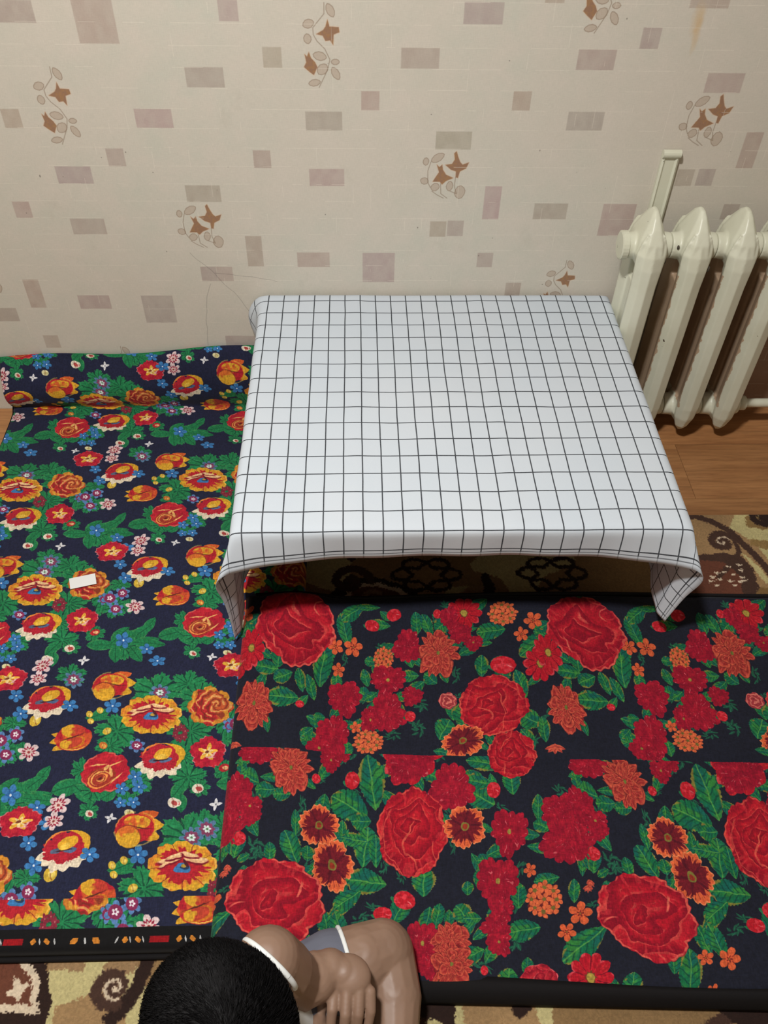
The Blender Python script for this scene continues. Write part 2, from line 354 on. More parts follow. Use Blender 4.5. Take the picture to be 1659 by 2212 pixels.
def pansy(L):
    t = L.t+L.seed; p = np.abs(np.cos(2.5*t)); sc = .7+.26*p**.45+.04*np.sin(21*t); mk = ss(sc-L.r, L.e)
    L.put(mk, (216, 96, 56)); st = .5+.36*vn(t*9, L.r*2, L.seed)
    L.put(mk*ss(st-L.r, .05), (112, 24, 36)); L.put(mk*ss(.13-p*L.r, .06), (88, 18, 34))
    L.put(mk*ss(.07-np.abs(np.mod(t*3.8, 1)-.5), .05)*(L.r > .3)*(L.r < .8), (96, 22, 34), .8)
    L.put(mk*ss(.03-np.abs(L.r-sc+.02), .02), (232, 140, 90), .8); L.put(ss(.2-L.r, L.e), (120, 110, 50)); L.put(ss(.12-L.r, L.e), (150, 50, 34))
def star(L):
    mk, r, t = flower(L, 0, 0, 1, 5, (210, 92, 54), None, L.seed, dark=(130, 40, 36)); L.put(ss(.2+.12*np.cos(5*t)-L.r, L.e), (128, 40, 36)); L.put(ss(.08-L.r, L.e), (150, 110, 50))
def cluster(L):
    L.put(ss(.8+.1*np.cos(7*L.t)-L.r, L.e), (104, 34, 34))
    for i in range(9):
        rr = 0 if i == 0 else .62; an = i*45+L.seed*17; flower(L, rr*math.cos(R(an)), rr*math.sin(R(an)), .36, 5, (212, 100, 60), (110, 96, 46), i*.9, .28, (130, 44, 36))
def budr(L):
    mk, x, y = L.leafm(-.55, .35, .55, .2, 30); L.put(mk, (40, 110, 70)); mk, x, y = L.leafm(-.4, -.55, .5, .16, -40); L.put(mk, (40, 100, 70))
    v = L.E((186, 26, 40), .05, 0, .85, .8, 10); L.put(ss(v, .05)*ss(L.n(4)-.6, .15), (214, 60, 70), .8); L.E((230, 130, 130), .5, .1, .22, .05, 30, .9)
def budo(L):
    for an in (50, 90, 130, 20, 160):
        mk, x, y = L.leafm(.4*math.cos(R(an)), .3*math.sin(R(an)), .6, .24, an); L.put(mk, (206, 90, 66)); L.put(mk*ss(.3-np.abs(y), .3), (150, 44, 44), .7)
def srose(L):
    sc = .85+.1*np.abs(np.sin(3.5*L.t)); mk = ss(sc-L.r, L.e); L.put(mk, (160, 54, 60)); q = np.sin(16*L.r+L.n(3)*6+L.t); L.put(mk*ss(q-.5, .4), (218, 118, 104), .9)
def srose2(L):
    sc = .85+.1*np.abs(np.sin(3.5*L.t)); rosebase(L, (164, 26, 44), (184, 44, 54), (222, 110, 110), sc)
FN = dict(leafy=leafy, big=big, tulip_b=tulip, tulip_a=tulip_a, rose1=rose1, whitef=whitef, redy=redy, peony=peony, blue=blue, smallw=smallw,
          aster=aster, aster2=aster2, sprig=sprig, bud_y=bud_y, bud_o=bud_o, bud_r=bud_r, bud_c=bud_c, bud_w=bud_w, butter=butter, bigrose=bigrose,
          rose=rose, crim=crim, daisy=daisy, dahlia=dahlia, pansy=pansy, star=star, cluster=cluster, budr=budr, budo=budo, srose=srose, srose2=srose2)
def greens(L, n=3):
    out = []
    for i, (t, x, y, a, b, c, d) in enumerate(L):
        if t in ('crim', 'dahlia', 'daisy', 'rose', 'bigrose', 'pansy', 'budr'):
            for k in range(n if t != 'budr' else 1):
                an = (i*2.399+k*2.1) % 6.283; q = .98+.1*((i*7+k*3) % 5)/5; X = x+(a*math.cos(an)+b*math.sin(an))*q; Y = y+(c*math.cos(an)+d*math.sin(an))*q
                r_ = an+.5*(((i+k) % 3)-1); l_ = 135+16*((i*5+k*3) % 7); w_ = l_*(.42+.1*(i % 3)); 
                out.append(('leaf2' if (i+k) % 3 else 'fern', int(X), int(Y), int(l_*math.cos(r_)), int(-w_*math.sin(r_)), int(-l_*math.sin(r_)), int(-w_*math.cos(r_))))
    return out
def draw(P, L, offs, grow=1.0):
    for green in (True, False):
        for ox, oy in offs:
            for i, (t, x, y, a, b, c, d) in enumerate(L):
                g = t.startswith('lea') or t == 'fern'
                if g != green: continue
                M = [[a/1e4*grow, b/1e4*grow], [c/1e4*grow, d/1e4*grow]]
                if abs(M[0][0]*M[1][1]-M[0][1]*M[1][0]) < 1e-7: continue
                if t in ('leafn', 'leaf2'):
                    rot = 0 if long_axis(M) else 90
                    f = (lambda fn, ro: (lambda L_: fn(L_, ro)))({'leafn': leafn, 'leaf2': leaf2}[t], rot)
                elif t == 'fern': f = fern
                else: f = FN[t]
                P.feat(f, x/1e4+ox, y/1e4+oy, M, i % 11)

# positions of the printed motifs, in metres/1e4 on the fabric: kind, x, y, 2x2 shape matrix
F1=[('leafy',11,459,526,66,-9,-418),('leafy',605,600,371,40,-6,-303),('leafy',775,-369,467,48,-8,-371),('leafy',-580,-346,423,67,-7,-353),
('leafy',-653,-619,292,39,-5,-199),('leafy',863,297,437,51,-7,-413),('leafy',1436,-194,223,47,-4,-472),('leafy',710,-822,249,27,-4,-196),
('leafy',-1058,-1054,213,53,-4,-244),('leafn',-1234,-1350,277,71,78,-148),('leafn',-925,-1482,219,-60,-165,-101),('leafy',-778,-1418,274,42,-5,-202),
('leafy',-784,-1773,190,38,-4,-179),('leafn',-484,-1490,135,76,89,-103),('leafy',845,-1218,359,36,-7,-276),('leafn',711,-1429,103,97,153,-78),
('leafy',1070,-1393,195,21,-4,-170),('leafn',784,-1663,112,23,-2,-165),('leafy',-4,-1246,260,50,-5,-292),('leafy',-171,-1579,208,24,-4,-133),
('leafn',-975,-58,257,14,-4,-67),('leafn',-948,18,163,57,69,-109),('leafy',1444,-1100,181,20,-3,-192),('leafy',2245,-1304,383,80,-7,-299),
('leafn',2539,-888,93,91,170,-68),('leafn',2351,-1098,235,103,208,-112),('leafn',2514,-1268,285,49,49,-115),('leafn',2161,-1136,283,-10,-103,-126),
('leafy',2126,-1395,310,55,-5,-302),('leafn',1660,-1334,310,26,-5,-130),('leafn',2596,-1316,353,11,-41,-119),('leafn',2383,-1559,145,-81,-165,-94),
('leafn',1975,-1553,145,37,-2,-192),('leafn',1984,-1120,149,105,182,-120),('leafy',1221,-2010,319,56,-5,-246),('aster',1289,-2113,212,43,-3,-193),
('aster',84,438,210,28,-3,-179),('big',-1,-8,602,66,-10,-411),('sprig',591,-385,169,28,-3,-204),('aster2',-161,-618,159,23,-3,-136),
('peony',1072,147,452,49,-8,-428),('blue',-765,178,173,32,-3,-165),('aster2',1476,-251,137,14,-2,-141),('bud_y',-1162,21,77,18,-1,-86),
('bud_y',-981,95,77,18,-1,-87),('bud_y',-1107,-122,77,16,-1,-76),('bud_y',-759,-333,77,52,54,-73),('bud_o',-772,-608,92,18,-2,-91),
('tulip_a',-882,604,397,104,59,-330),('tulip_b',-1383,-442,407,100,41,-311),('rose1',-633,-1097,432,166,122,-371),('whitef',304,-877,457,95,62,-335),
('redy',1142,-759,346,89,61,-319),('blue',-87,-1193,139,22,-3,-129),('blue',-284,-1402,129,22,-2,-118),('blue',9,-1373,146,22,-3,-127),
('blue',-263,-1644,120,18,-2,-99),('blue',-41,-1640,128,19,-2,-107),('bud_c',-80,-1819,103,15,-2,-81),('butter',-378,-1910,108,43,29,-94),
('bud_w',-758,-1822,87,17,-2,-81),('bud_w',1040,-1410,109,49,41,-104),('bud_w',696,-1662,107,28,18,-90),('butter',1386,-1691,104,67,64,-101),
('smallw',2167,-452,192,88,57,-174),('bud_w',650,-1660,109,45,22,-114),('blue',2069,-1231,184,36,-3,-197),('blue',2834,-1725,180,20,-3,-126),
('blue',-1570,201,173,29,-3,-126),('blue',2576,-1450,159,33,-3,-131),('aster2',1598,-225,191,35,-3,-178),('aster2',1843,-110,163,31,-2,-167),
('aster2',1773,-497,170,31,-2,-162),('leafy',1715,-438,303,58,-4,-303),('leafn',2046,-442,123,34,-2,-186),('blue',1827,290,156,29,-2,-160),
('bud_y',2133,151,103,80,84,-128),('leafy',1757,96,232,36,-3,-194),('leafy',1494,-1058,203,32,-3,-155),('bud_r',1464,-1047,103,43,48,-84),
('redy',1397,1003,382,86,67,-283),('whitef',2261,545,454,92,78,-337),('smallw',1978,1284,192,78,97,-175),('smallw',1965,1009,180,47,41,-154),
('blue',1642,654,148,26,-2,-139),]
F2U=[('leaf2',-1572,-8239,155,-25,-34,-274),('leaf2',-1800,-8521,216,-13,-47,-155),('leaf2',-1482,-8714,165,54,68,-146),('leaf2',-1138,-8801,96,47,18,-243),
('leaf2',-937,-8947,94,68,27,-256),('leaf2',-727,-8412,181,-47,-32,-482),('leaf2',-295,-7596,127,80,39,-351),('leaf2',-134,-7172,220,77,185,-135),
('leaf2',184,-7023,231,-1,-3,-83),('leaf2',-2154,-7455,154,77,112,-139),('leaf2',-2167,-7648,182,-28,-79,-126),('leaf2',-1457,-9170,282,-4,-32,-198),
('leaf2',1177,-7423,114,5,10,-253),('leaf2',1383,-7472,107,81,57,-251),('leaf2',1697,-7476,141,88,131,-142),('fern',2082,-7967,131,-16,-2,-177),
('leaf2',2682,-7628,287,1,43,-192),('leaf2',994,-8278,117,34,34,-188),('fern',458,-7998,149,-3,-2,-110),('leaf2',975,-8669,163,-6,-3,-125),
('leaf2',1378,-8738,104,-88,-108,-110),('leaf2',212,-8320,108,-18,-24,-105),('leaf2',116,-8687,87,40,25,-181),('leaf2',68,-9044,122,-63,-83,-121),
('leaf2',200,-9097,116,43,73,-88),('leaf2',761,-9501,79,-8,-1,-213),('fern',573,-9927,171,-4,-3,-112),('leaf2',-761,-9572,104,2,-2,-96),
('leaf2',-983,-9900,101,63,94,-80),('leaf2',-959,-10085,120,-40,-76,-79),('leaf2',-239,-10190,101,1,-2,-146),('leaf2',1730,-9420,105,16,19,-213),
('leaf2',1567,-9831,157,-108,-107,-178),('leaf2',1941,-9521,193,-21,-3,-233),('fern',1095,-9794,155,-9,-3,-170),('fern',1882,-8663,109,-18,-2,-209),
('leaf2',2404,-8460,128,-25,-2,-234),('leaf2',3129,-8869,126,53,47,-291),('leaf2',3587,-7934,381,80,275,-184),('leaf2',3198,-9639,201,-86,-89,-180),
('leaf2',3431,-9834,114,1,19,-243),('leaf2',3100,-10017,99,-104,-159,-82),('leaf2',2688,-10864,150,-10,11,-224),('star',-478,-7973,148,2,-2,-176),
('star',-126,-7989,165,-61,-74,-195),('star',-417,-8511,118,2,-2,-158),('fern',-291,-8258,82,1,-1,-172),('budr',253,-7478,158,-26,-36,-158),
('budr',1612,-7196,96,-9,-1,-129),('daisy',-2133,-8068,266,35,-4,-435),('bigrose',-1284,-7548,790,39,-11,-886),('dahlia',-1982,-9309,349,40,-6,-520),
('budr',-1135,-9323,87,4,-1,-88),('daisy',2173,-7168,366,-34,-5,-377),('crim',2033,-7664,246,-24,-4,-272),('crim',2293,-7914,206,-20,-3,-200),
('crim',1856,-7281,192,-24,-3,-303),('cluster',2973,-7191,309,-37,-4,-306),('crim',961,-7983,307,-19,-5,-418),('dahlia',1555,-8156,389,-38,-6,-543),
('cluster',470,-8270,202,-7,-3,-279),('crim',548,-8746,360,-10,-6,-351),('crim',-287,-9119,336,2,-5,-400),('crim',501,-9448,367,-13,-6,-448),
('crim',193,-9588,208,-4,-4,-269),('crim',998,-9120,213,-11,-3,-221),('budr',934,-9552,113,-6,-2,-126),('crim',-496,-9908,308,6,-5,-430),
('crim',-745,-10181,236,7,-4,-255),('crim',-531,-10410,167,3,-3,-197),('cluster',143,-10040,281,-3,-5,-231),('star',-85,-9746,103,0,-2,-114),
('srose',1675,-9231,177,-14,-3,-179),('rose',2545,-9305,655,-73,-11,-634),('budr',2821,-8435,276,-29,-4,-234),('daisy',3581,-8403,332,-62,-5,-406),
('star',3585,-7376,182,-31,-3,-209),('star',3297,-7716,142,-23,-2,-169),('pansy',1892,-10061,383,73,139,-298),('budo',3580,-10193,188,-27,-3,-165),
('budr',708,-7219,155,44,66,-166),('rose',2758,-10334,440,-59,-8,-453),]
F2L=[('leaf2',-1958,-10779,164,-70,-98,-148),('leaf2',-2095,-10603,82,15,-1,-175),('leaf2',-1657,-10998,162,9,-3,-135),('leaf2',-1368,-11087,145,7,-3,-117),
('fern',-998,-11261,80,8,-2,-215),('leaf2',-1104,-11584,71,9,-1,-208),('leaf2',-1163,-11999,143,108,50,-262),('leaf2',-313,-11679,71,1,-1,-159),
('leaf2',199,-10819,212,56,27,-479),('leaf2',-195,-11259,293,-120,-179,-213),('leaf2',4,-11525,159,-1,-3,-145),('leaf2',79,-11961,185,-47,-30,-306),
('leaf2',-116,-11841,200,-19,-39,-108),('leaf2',249,-12042,109,-5,-2,-246),('fern',-1745,-11964,155,13,-3,-170),('leaf2',-1936,-12166,88,35,51,-53),
('leaf2',-1505,-12084,92,10,-2,-153),('leaf2',-1707,-12454,121,10,-2,-132),('leaf2',-888,-12096,108,4,-2,-122),('leaf2',72,-12527,300,-30,-47,-188),
('leaf2',-230,-12810,207,77,135,-107),('leaf2',-352,-13260,128,60,23,-254),('leaf2',1020,-12546,182,-13,-4,-220),('fern',381,-12311,71,-62,-27,-154),
('fern',-8,-13096,141,51,73,-85),('leaf2',2120,-11152,198,-116,-130,-173),('leaf2',2069,-10853,239,-37,-49,-136),('leaf2',2272,-10505,324,-39,-68,-140),
('leaf2',2045,-12231,124,-11,-2,-106),('leaf2',1936,-12528,92,-15,-2,-147),('leaf2',1732,-12670,91,-10,-2,-102),('leaf2',1211,-13087,94,-46,-18,-177),
('leaf2',1390,-13160,74,-12,-2,-152),('leaf2',1621,-13060,122,94,87,-120),('leaf2',1763,-13133,133,-10,-3,-97),('leaf2',1382,-13263,88,-5,-2,-68),
('leaf2',-1896,-12450,91,13,-2,-147),('leaf2',3090,-11338,97,-33,-2,-215),('leaf2',3104,-11665,127,-55,-52,-105),('leaf2',3044,-12551,201,2,29,-102),
('leaf2',3697,-12264,85,-43,-2,-228),('leaf2',3469,-12743,91,-31,-2,-174),('leaf2',2567,-13322,252,7,35,-148),('leaf2',2551,-12796,121,-25,-2,-187),
('leaf2',3485,-13545,358,91,219,-139),('leaf2',2201,-14069,150,-64,-27,-197),('leaf2',2550,-13853,86,-18,-2,-129),('leaf2',4095,-14174,136,-77,-21,-197),
('leaf2',5031,-14004,172,-88,-4,-319),('leaf2',4558,-14309,183,-22,-4,-86),('leaf2',3021,-14244,126,-19,-3,-111),('leaf2',5387,-13518,120,46,43,-209),
('leaf2',5615,-13249,183,45,112,-75),('fern',3910,-11640,112,-40,-2,-209),('fern',4185,-12425,170,-26,-3,-120),('leaf2',3503,-12560,1,0,0,-1),
('crim',-1835,-10234,352,24,-6,-326),('dahlia',-1231,-10592,364,23,-7,-474),('crim',-2098,-11032,226,33,-4,-370),('crim',-1899,-11301,224,17,-4,-214),
('crim',-2204,-11602,173,31,-3,-319),('budr',-2026,-11842,109,11,-2,-125),('budo',-2183,-12296,68,12,-1,-119),('budr',-787,-10783,82,3,-2,-104),
('crim',865,-10480,452,-18,-8,-392),('crim',1246,-10142,221,-13,-4,-202),('budr',-155,-10786,140,0,-3,-190),('crim',1607,-10948,410,-37,-8,-462),
('rose',872,-11702,585,-37,-11,-748),('pansy',1781,-11648,350,-32,-7,-353),('budr',2340,-11013,131,-20,-2,-170),('pansy',-708,-11615,332,9,-6,-352),
('pansy',-477,-12271,337,6,-7,-421),('bigrose',-1382,-12836,802,40,-17,-652),('budr',682,-12829,180,-63,-67,-146),('budr',325,-13033,163,-3,-3,-126),
('crim',2533,-11750,333,-53,-6,-413),('crim',3505,-11428,388,-65,-7,-378),('crim',3501,-11912,474,-77,-9,-439),('crim',4047,-11763,191,-41,-4,-207),
('budr',3912,-12161,109,-23,-2,-115),('crim',2237,-12571,366,-51,-7,-425),('crim',2261,-13004,194,-26,-4,-211),('crim',2151,-13482,204,-27,-4,-227),
('crim',2120,-13244,250,-21,-5,-178),('star',2798,-12397,100,-16,-2,-112),('cluster',2957,-12862,301,-45,-6,-286),('star',3503,-13093,186,-31,-4,-168),
('star',3239,-13364,134,-46,-25,-126),('budo',3710,-12682,84,-20,-2,-102),('daisy',3495,-14015,341,-67,-8,-343),('srose2',2702,-14036,297,-35,-7,-227),
('crim',943,-13490,275,-21,-6,-360),('crim',1017,-13820,185,-12,-4,-193),('dahlia',1402,-13466,319,-23,-7,-281),('dahlia',1376,-13795,314,-28,-7,-349),
('budr',1867,-13890,64,-8,-1,-77),('star',5333,-13784,123,-32,-3,-111),('star',5705,-13805,156,-78,-30,-153),('star',5315,-14264,99,-33,-2,-112),
('daisy',6914,-10588,526,-188,-9,-589),('leaf2',2688,-10864,150,-10,11,-224),('rose',2758,-10334,440,-59,-8,-453),('crim',-531,-10410,200,4,-4,-232),
('crim',-323,-10206,186,2,-3,-218),]
RECTS=[(-0.628,0.946,2,1),(-0.482,0.931,2,2),(-0.234,0.952,1,1),(-0.159,0.871,1,1),
(-0.293,0.834,2,1),(-0.406,0.755,2,1),(-0.689,0.753,1,1),(-0.499,0.675,1,1),
(-0.594,0.637,2,1),(-0.329,0.597,2,1),(-0.725,0.559,1,1),(-0.592,0.52,2,1),
(-0.232,0.46,1,2),(-0.343,0.402,1,1),(-0.306,0.402,1,1),(-0.759,0.349,1,2),
(-0.624,0.326,2,1),(-0.475,0.306,2,2),(-0.852,0.291,2,1),(-0.755,0.213,1,1),
(-0.29,0.211,2,1),(-0.196,0.673,1,1),(-0.064,0.752,2,1),(-0.062,0.634,2,1),
(0.03,0.792,1,1),(0.126,0.872,2,1),(0.241,0.951,2,1),(0.203,0.714,2,1),
(-0.099,0.439,2,1),(0.051,0.419,2,2),(0.183,0.516,1,1),(0.222,0.518,1,1),
(0.298,0.578,1,2),(0.334,0.794,1,1),(0.469,0.872,2,1),(0.47,0.755,2,1),
(0.43,0.559,2,1),(0.583,0.539,2,2),(0.297,0.439,1,1),(0.372,0.361,1,1),
(0.566,0.911,1,1),(0.734,0.831,2,1),(0.831,0.697,1,2),(0.709,0.637,1,1),
(0.754,0.638,1,1),(0.833,0.559,1,1),(0.662,0.982,2,1),(-1.158,0.203,2,1),
(-1.158,0.828,2,1),(-1.158,1.454,2,1),(-0.628,1.571,2,1),(-0.098,1.064,2,1),
(-0.098,1.689,2,1),(0.432,1.181,2,1),(-1.542,0.071,2,2),(-1.542,0.696,2,2),
(-1.542,1.321,2,2),(-1.012,0.188,2,2),(-1.012,0.814,2,2),(-1.012,1.439,2,2),
(-0.482,1.556,2,2),(0.048,1.048,2,2),(0.048,1.674,2,2),(0.578,1.166,2,2),
(-1.294,0.092,1,1),(-1.294,0.717,1,1),(-1.294,1.342,1,1),(-0.764,0.834,1,1),
(-0.764,1.46,1,1),(-0.234,1.577,1,1),(0.296,1.07,1,1),(0.296,1.695,1,1),
(0.826,1.187,1,1),(-1.219,0.011,1,1),(-1.219,0.636,1,1),(-1.219,1.261,1,1),
(-0.689,1.379,1,1),(-0.159,1.496,1,1),(0.371,0.988,1,1),(0.371,1.614,1,1),
(0.901,1.106,1,1),(-1.353,0.599,2,1),(-1.353,1.224,2,1),(-0.823,0.716,2,1),
(-0.823,1.342,2,1),(-0.293,1.459,2,1),(0.237,1.577,2,1),(0.767,1.069,2,1),
(0.767,1.694,2,1),(-1.466,0.52,2,1),(-1.466,1.145,2,1),(-0.936,0.638,2,1),
(-0.936,1.263,2,1),(-0.406,1.38,2,1),(0.124,1.498,2,1),(0.654,1.615,2,1),
(-1.559,0.44,1,1),(-1.559,1.065,1,1),(-1.559,1.69,1,1),(-1.029,0.558,1,1),
(-1.029,1.183,1,1),(-0.499,1.3,1,1),(0.031,1.418,1,1),(0.561,1.535,1,1),
(-1.124,0.52,2,1),(-1.124,1.145,2,1),(-0.594,1.262,2,1),(-0.064,1.38,2,1),
(0.466,1.497,2,1),(-1.389,0.362,2,1),(-1.389,0.987,2,1),(-1.389,1.612,2,1),
(-0.859,0.48,2,1),(-0.859,1.105,2,1),(-0.329,1.222,2,1),(0.201,1.34,2,1),
(0.731,1.457,2,1),(-1.255,0.442,1,1),(-1.255,1.067,1,1),(-1.255,1.692,1,1),
(-0.725,1.184,1,1),(-0.195,1.302,1,1),(0.335,1.419,1,1),(-1.122,0.402,2,1),
(-1.122,1.028,2,1),(-1.122,1.653,2,1),(-0.592,1.145,2,1),(-0.062,1.263,2,1),
(0.468,1.38,2,1),(-1.292,0.225,1,2),(-1.292,0.85,1,2),(-1.292,1.475,1,2),
(-0.762,0.968,1,2),(-0.762,1.593,1,2),(-0.232,1.085,1,2),(0.298,1.203,1,2),
(0.828,1.32,1,2),(-1.403,0.167,1,1),(-1.403,0.792,1,1),(-1.403,1.417,1,1),
(-0.873,0.91,1,1),(-0.873,1.535,1,1),(-0.343,1.027,1,1),(-0.343,1.652,1,1),
(0.187,1.145,1,1),(0.717,1.262,1,1),(0.864,0.908,1,1),(0.864,1.533,1,1),
(0.996,0.362,2,1),(0.996,0.987,2,1),(0.996,1.612,2,1),(0.998,0.869,2,1),
(0.998,1.494,2,1),(1.09,0.402,1,1),(1.09,1.027,1,1),(1.09,1.652,1,1),
(1.186,0.482,2,1),(1.186,1.107,2,1),(1.301,0.561,2,1),(1.301,1.186,2,1),
(1.263,0.324,2,1),(1.263,0.949,2,1),(1.263,1.574,2,1),(0.961,0.674,2,1),
(0.961,1.299,2,1),(1.111,0.654,2,2),(1.111,1.279,2,2),(1.243,0.126,1,1),
(1.243,0.751,1,1),(1.243,1.376,1,1),(1.358,0.188,1,2),(1.358,0.813,1,2),
(1.358,1.438,1,2),(1.394,0.404,1,1),(1.394,1.029,1,1),(1.394,1.654,1,1),
(1.529,0.482,2,1),(1.529,1.107,2,1),(1.53,0.365,2,1),(1.53,0.99,2,1),
(1.53,1.615,2,1),(1.49,0.169,2,1),(1.49,0.794,2,1),(1.49,1.419,2,1),
(1.357,0.049,1,1),(1.357,0.674,1,1),(1.357,1.299,1,1),(1.432,0.596,1,1),
(1.432,1.221,1,1),]
MOTIF={'C':[('f',[(172,529),(216,407),(267,299),(321,245),(454,294),(402,163),(276,97),(242,-47),(193,-30),(190,97),(78,135),(-45,238),(95,260),(148,353),(126,487)]),('f',[(-226,243),(-169,189),(-110,243),(-90,134),(-14,24),(145,-47),(-8,-115),(-86,-193),(-139,-132),(-294,-132),(-237,-32),(-170,79)]),('l',[(-81,465),(-91,411),(-144,339),(-227,292),(-308,289),(-348,313),(-338,367),(-284,439),(-202,485),(-122,489)]),('l',[(-399,330),(-403,286),(-427,239),(-464,225),(-501,249),(-520,285),(-515,329),(-491,376),(-454,389),(-417,365)]),('l',[(-389,-150),(-421,-177),(-477,-190),(-527,-169),(-553,-122),(-552,-82),(-520,-55),(-465,-42),(-414,-63),(-388,-110)]),('l',[(-141,-250),(-165,-295),(-218,-334),(-275,-335),(-316,-295),(-327,-250),(-302,-206),(-250,-167),(-193,-166),(-152,-206)]),('l',[(152,-213),(140,-270),(104,-326),(59,-335),(21,-293),(6,-241),(19,-184),(54,-128),(99,-120),(137,-161)]),('l',[(424,-330),(411,-409),(362,-491),(291,-512),(225,-462),(195,-395),(209,-316),(259,-235),(329,-215),(394,-263)]),('s',[(-355,297),(-410,106),(-398,-144),(-338,-256)]),('s',[(193,-30),(182,-227),(238,-397),(90,-340)]),('s',[(-119,-171),(-100,-398),(42,-501)]),('s',[(-299,-341),(-182,-426),(-37,-501)])],'B':[('f',[(-98,208),(36,281),(81,341),(120,458),(155,341),(329,331),(340,244),(230,203),(216,22),(161,102),(73,89),(24,181)]),('f',[(-335,-147),(-292,-187),(-253,-105),(-218,-208),(-141,-290),(-100,-374),(-174,-522),(-261,-459),(-360,-376),(-311,-291)]),('l',[(231,502),(188,510),(131,553),(98,622),(100,689),(122,724),(165,717),(222,674),(256,606),(254,538)]),('l',[(-139,419),(-145,377),(-186,327),(-250,306),(-313,321),(-345,350),(-338,393),(-298,442),(-234,463),(-171,449)]),('l',[(-255,39),(-294,50),(-333,88),(-340,142),(-314,191),(-280,213),(-241,203),(-203,165),(-195,111),(-221,62)]),('l',[(80,-208),(44,-240),(-31,-258),(-110,-238),(-163,-189),(-175,-146),(-138,-115),(-64,-97),(15,-116),(68,-165)]),('l',[(78,-327),(99,-373),(91,-443),(41,-497),(-32,-516),(-84,-503),(-105,-457),(-96,-387),(-46,-333),(27,-315)]),('l',[(329,-278),(313,-305),(272,-329),(222,-329),(182,-306),(168,-279),(184,-252),(225,-229),(274,-228),(314,-251)]),('l',[(317,-600),(273,-596),(213,-555),(173,-487),(168,-417),(187,-380),(230,-384),(290,-423),(331,-491),(336,-561)]),('l',[(-49,-643),(-67,-679),(-122,-717),(-194,-729),(-257,-712),(-284,-684),(-265,-649),(-211,-611),(-139,-599),(-76,-616)]),('s',[(65,739),(59,555),(-158,319),(-155,200),(-90,88),(55,-49),(146,-238),(101,-414),(-79,-750)])]}
INST=[('C',-0.342,0.52),('C',0.194,0.639),('C',0.722,0.757),('B',-0.063,0.892),
('B',-0.594,0.777),('B',0.463,0.994),('B',0.482,0.365),('B',-0.597,0.124),
('C',-1.402,0.285),('C',-1.402,0.91),('C',-1.402,1.535),('C',-0.872,0.402),
('C',-0.872,1.028),('C',-0.872,1.653),('C',-0.342,1.145),('C',0.188,1.263),
('C',0.718,1.38),('C',1.254,0.249),('C',1.254,0.874),('C',1.254,1.499),
('B',-1.123,0.032),('B',-1.123,0.657),('B',-1.123,1.282),('B',-0.593,1.4),
('B',-0.063,1.517),('B',0.467,1.635),('B',0.997,0.502),('B',0.997,1.127),
('B',1.523,0.604),('B',1.523,1.229),]
SCR=[[(-3791,4575),(-3660,4400),(-3473,4222),(-3287,4018),(-3154,3798),(-2912,3548),(-2727,3230),(-2587,2970)],[(-3284,4042),(-2912,4018),(-2490,3945),(-1853,3823)],[(-3427,3773),(-3551,3422),(-3662,2773),(-3719,2022)]]
# ---- print of the navy mat
NAVY = (33, 36, 60)
P1 = Print(-.95, -1.42, -.08, .24, .0006, NAVY)
cells = [(-.656, -.07), (-.229, -.045), (-1.083, -.095), (-.796, -.388), (-.369, -.358), (.058, -.33), (-.682, -.671), (-.255, -.646), (-1.109, -.70),
         (-.818, -.98), (-.391, -.956), (.036, -.93), (-.722, -1.25), (-.295, -1.225), (-1.149, -1.275), (-.77, .213), (-.343, .238), (-1.2, .19), (.084, .26)]
draw(P1, F1, cells)
P1.clip = (-1.42, -1.272)
P1.feat(lambda L: L.put(L.a*0+1, NAVY), -.5, -1.346, [[.5, 0], [0, .0616]])
draw(P1, F1, [(x+.17, y-.02) for x, y in ((-.722, -1.25), (-.295, -1.225), (-1.149, -1.275), (-.818, -1.56), (-.391, -1.53))])
def border_print(L):
    L.put(L.a*0+1, (17, 16, 18))
P1.clip = None
P1.feat(border_print, -.5, -1.42, [[.5, 0], [0, .0875]])
P1.clip = None
OG, WG = (196, 122, 44), (180, 180, 180)
for x in (-.985, -.762, -.5425, -.3165):
    for dx, c, wd in ((0, (150, 18, 26), .017), (.031, OG, .0055), (.041, WG, .0018), (.052, OG, .0055), (.064, WG, .0018), (.094, OG, .0065), (.111, WG, .002), (.128, OG, .0065), (.160, WG, .002), (.173, OG, .0055), (.181, WG, .0015), (.193, OG, .0055), (.201, WG, .0015)):
        P1.feat((lambda c, k: (lambda L: L.put(ss(.9-np.abs(L.a)-(.5+.3*math.sin(k*40))*np.abs(L.b)*(c[0] != 150), .1)*(np.abs(L.b) < .85), c)))(c, dx), x+dx, -1.333, [[wd, .0025*math.sin(dx*90)], [0, .0058]])
P1.grain(); IM1 = P1.image('navy_mat_print')
# ---- print of the red rose mat
BLK = (27, 29, 42)
P2 = Print(-.30, -1.50, 1.62, -.60, .0006, BLK)
P2.seam = (-1.027, -.043, 1); draw(P2, greens(F2U)+F2U, [(-.591, .01), (0, 0), (.591, -.009), (1.182, -.018)], 1.09)
P2.seam = (-1.027, -.043, -1)
P2.feat(lambda L: L.put(L.a*0+1, BLK), .66, -1.27, [[1.1, 0], [0, .26]])
draw(P2, greens(F2L)+F2L, [(-.594, .03), (0, 0), (.594, -.03), (1.188, -.04)], 1.09)
P2.grain(); IM2 = P2.image('rose_mat_print')
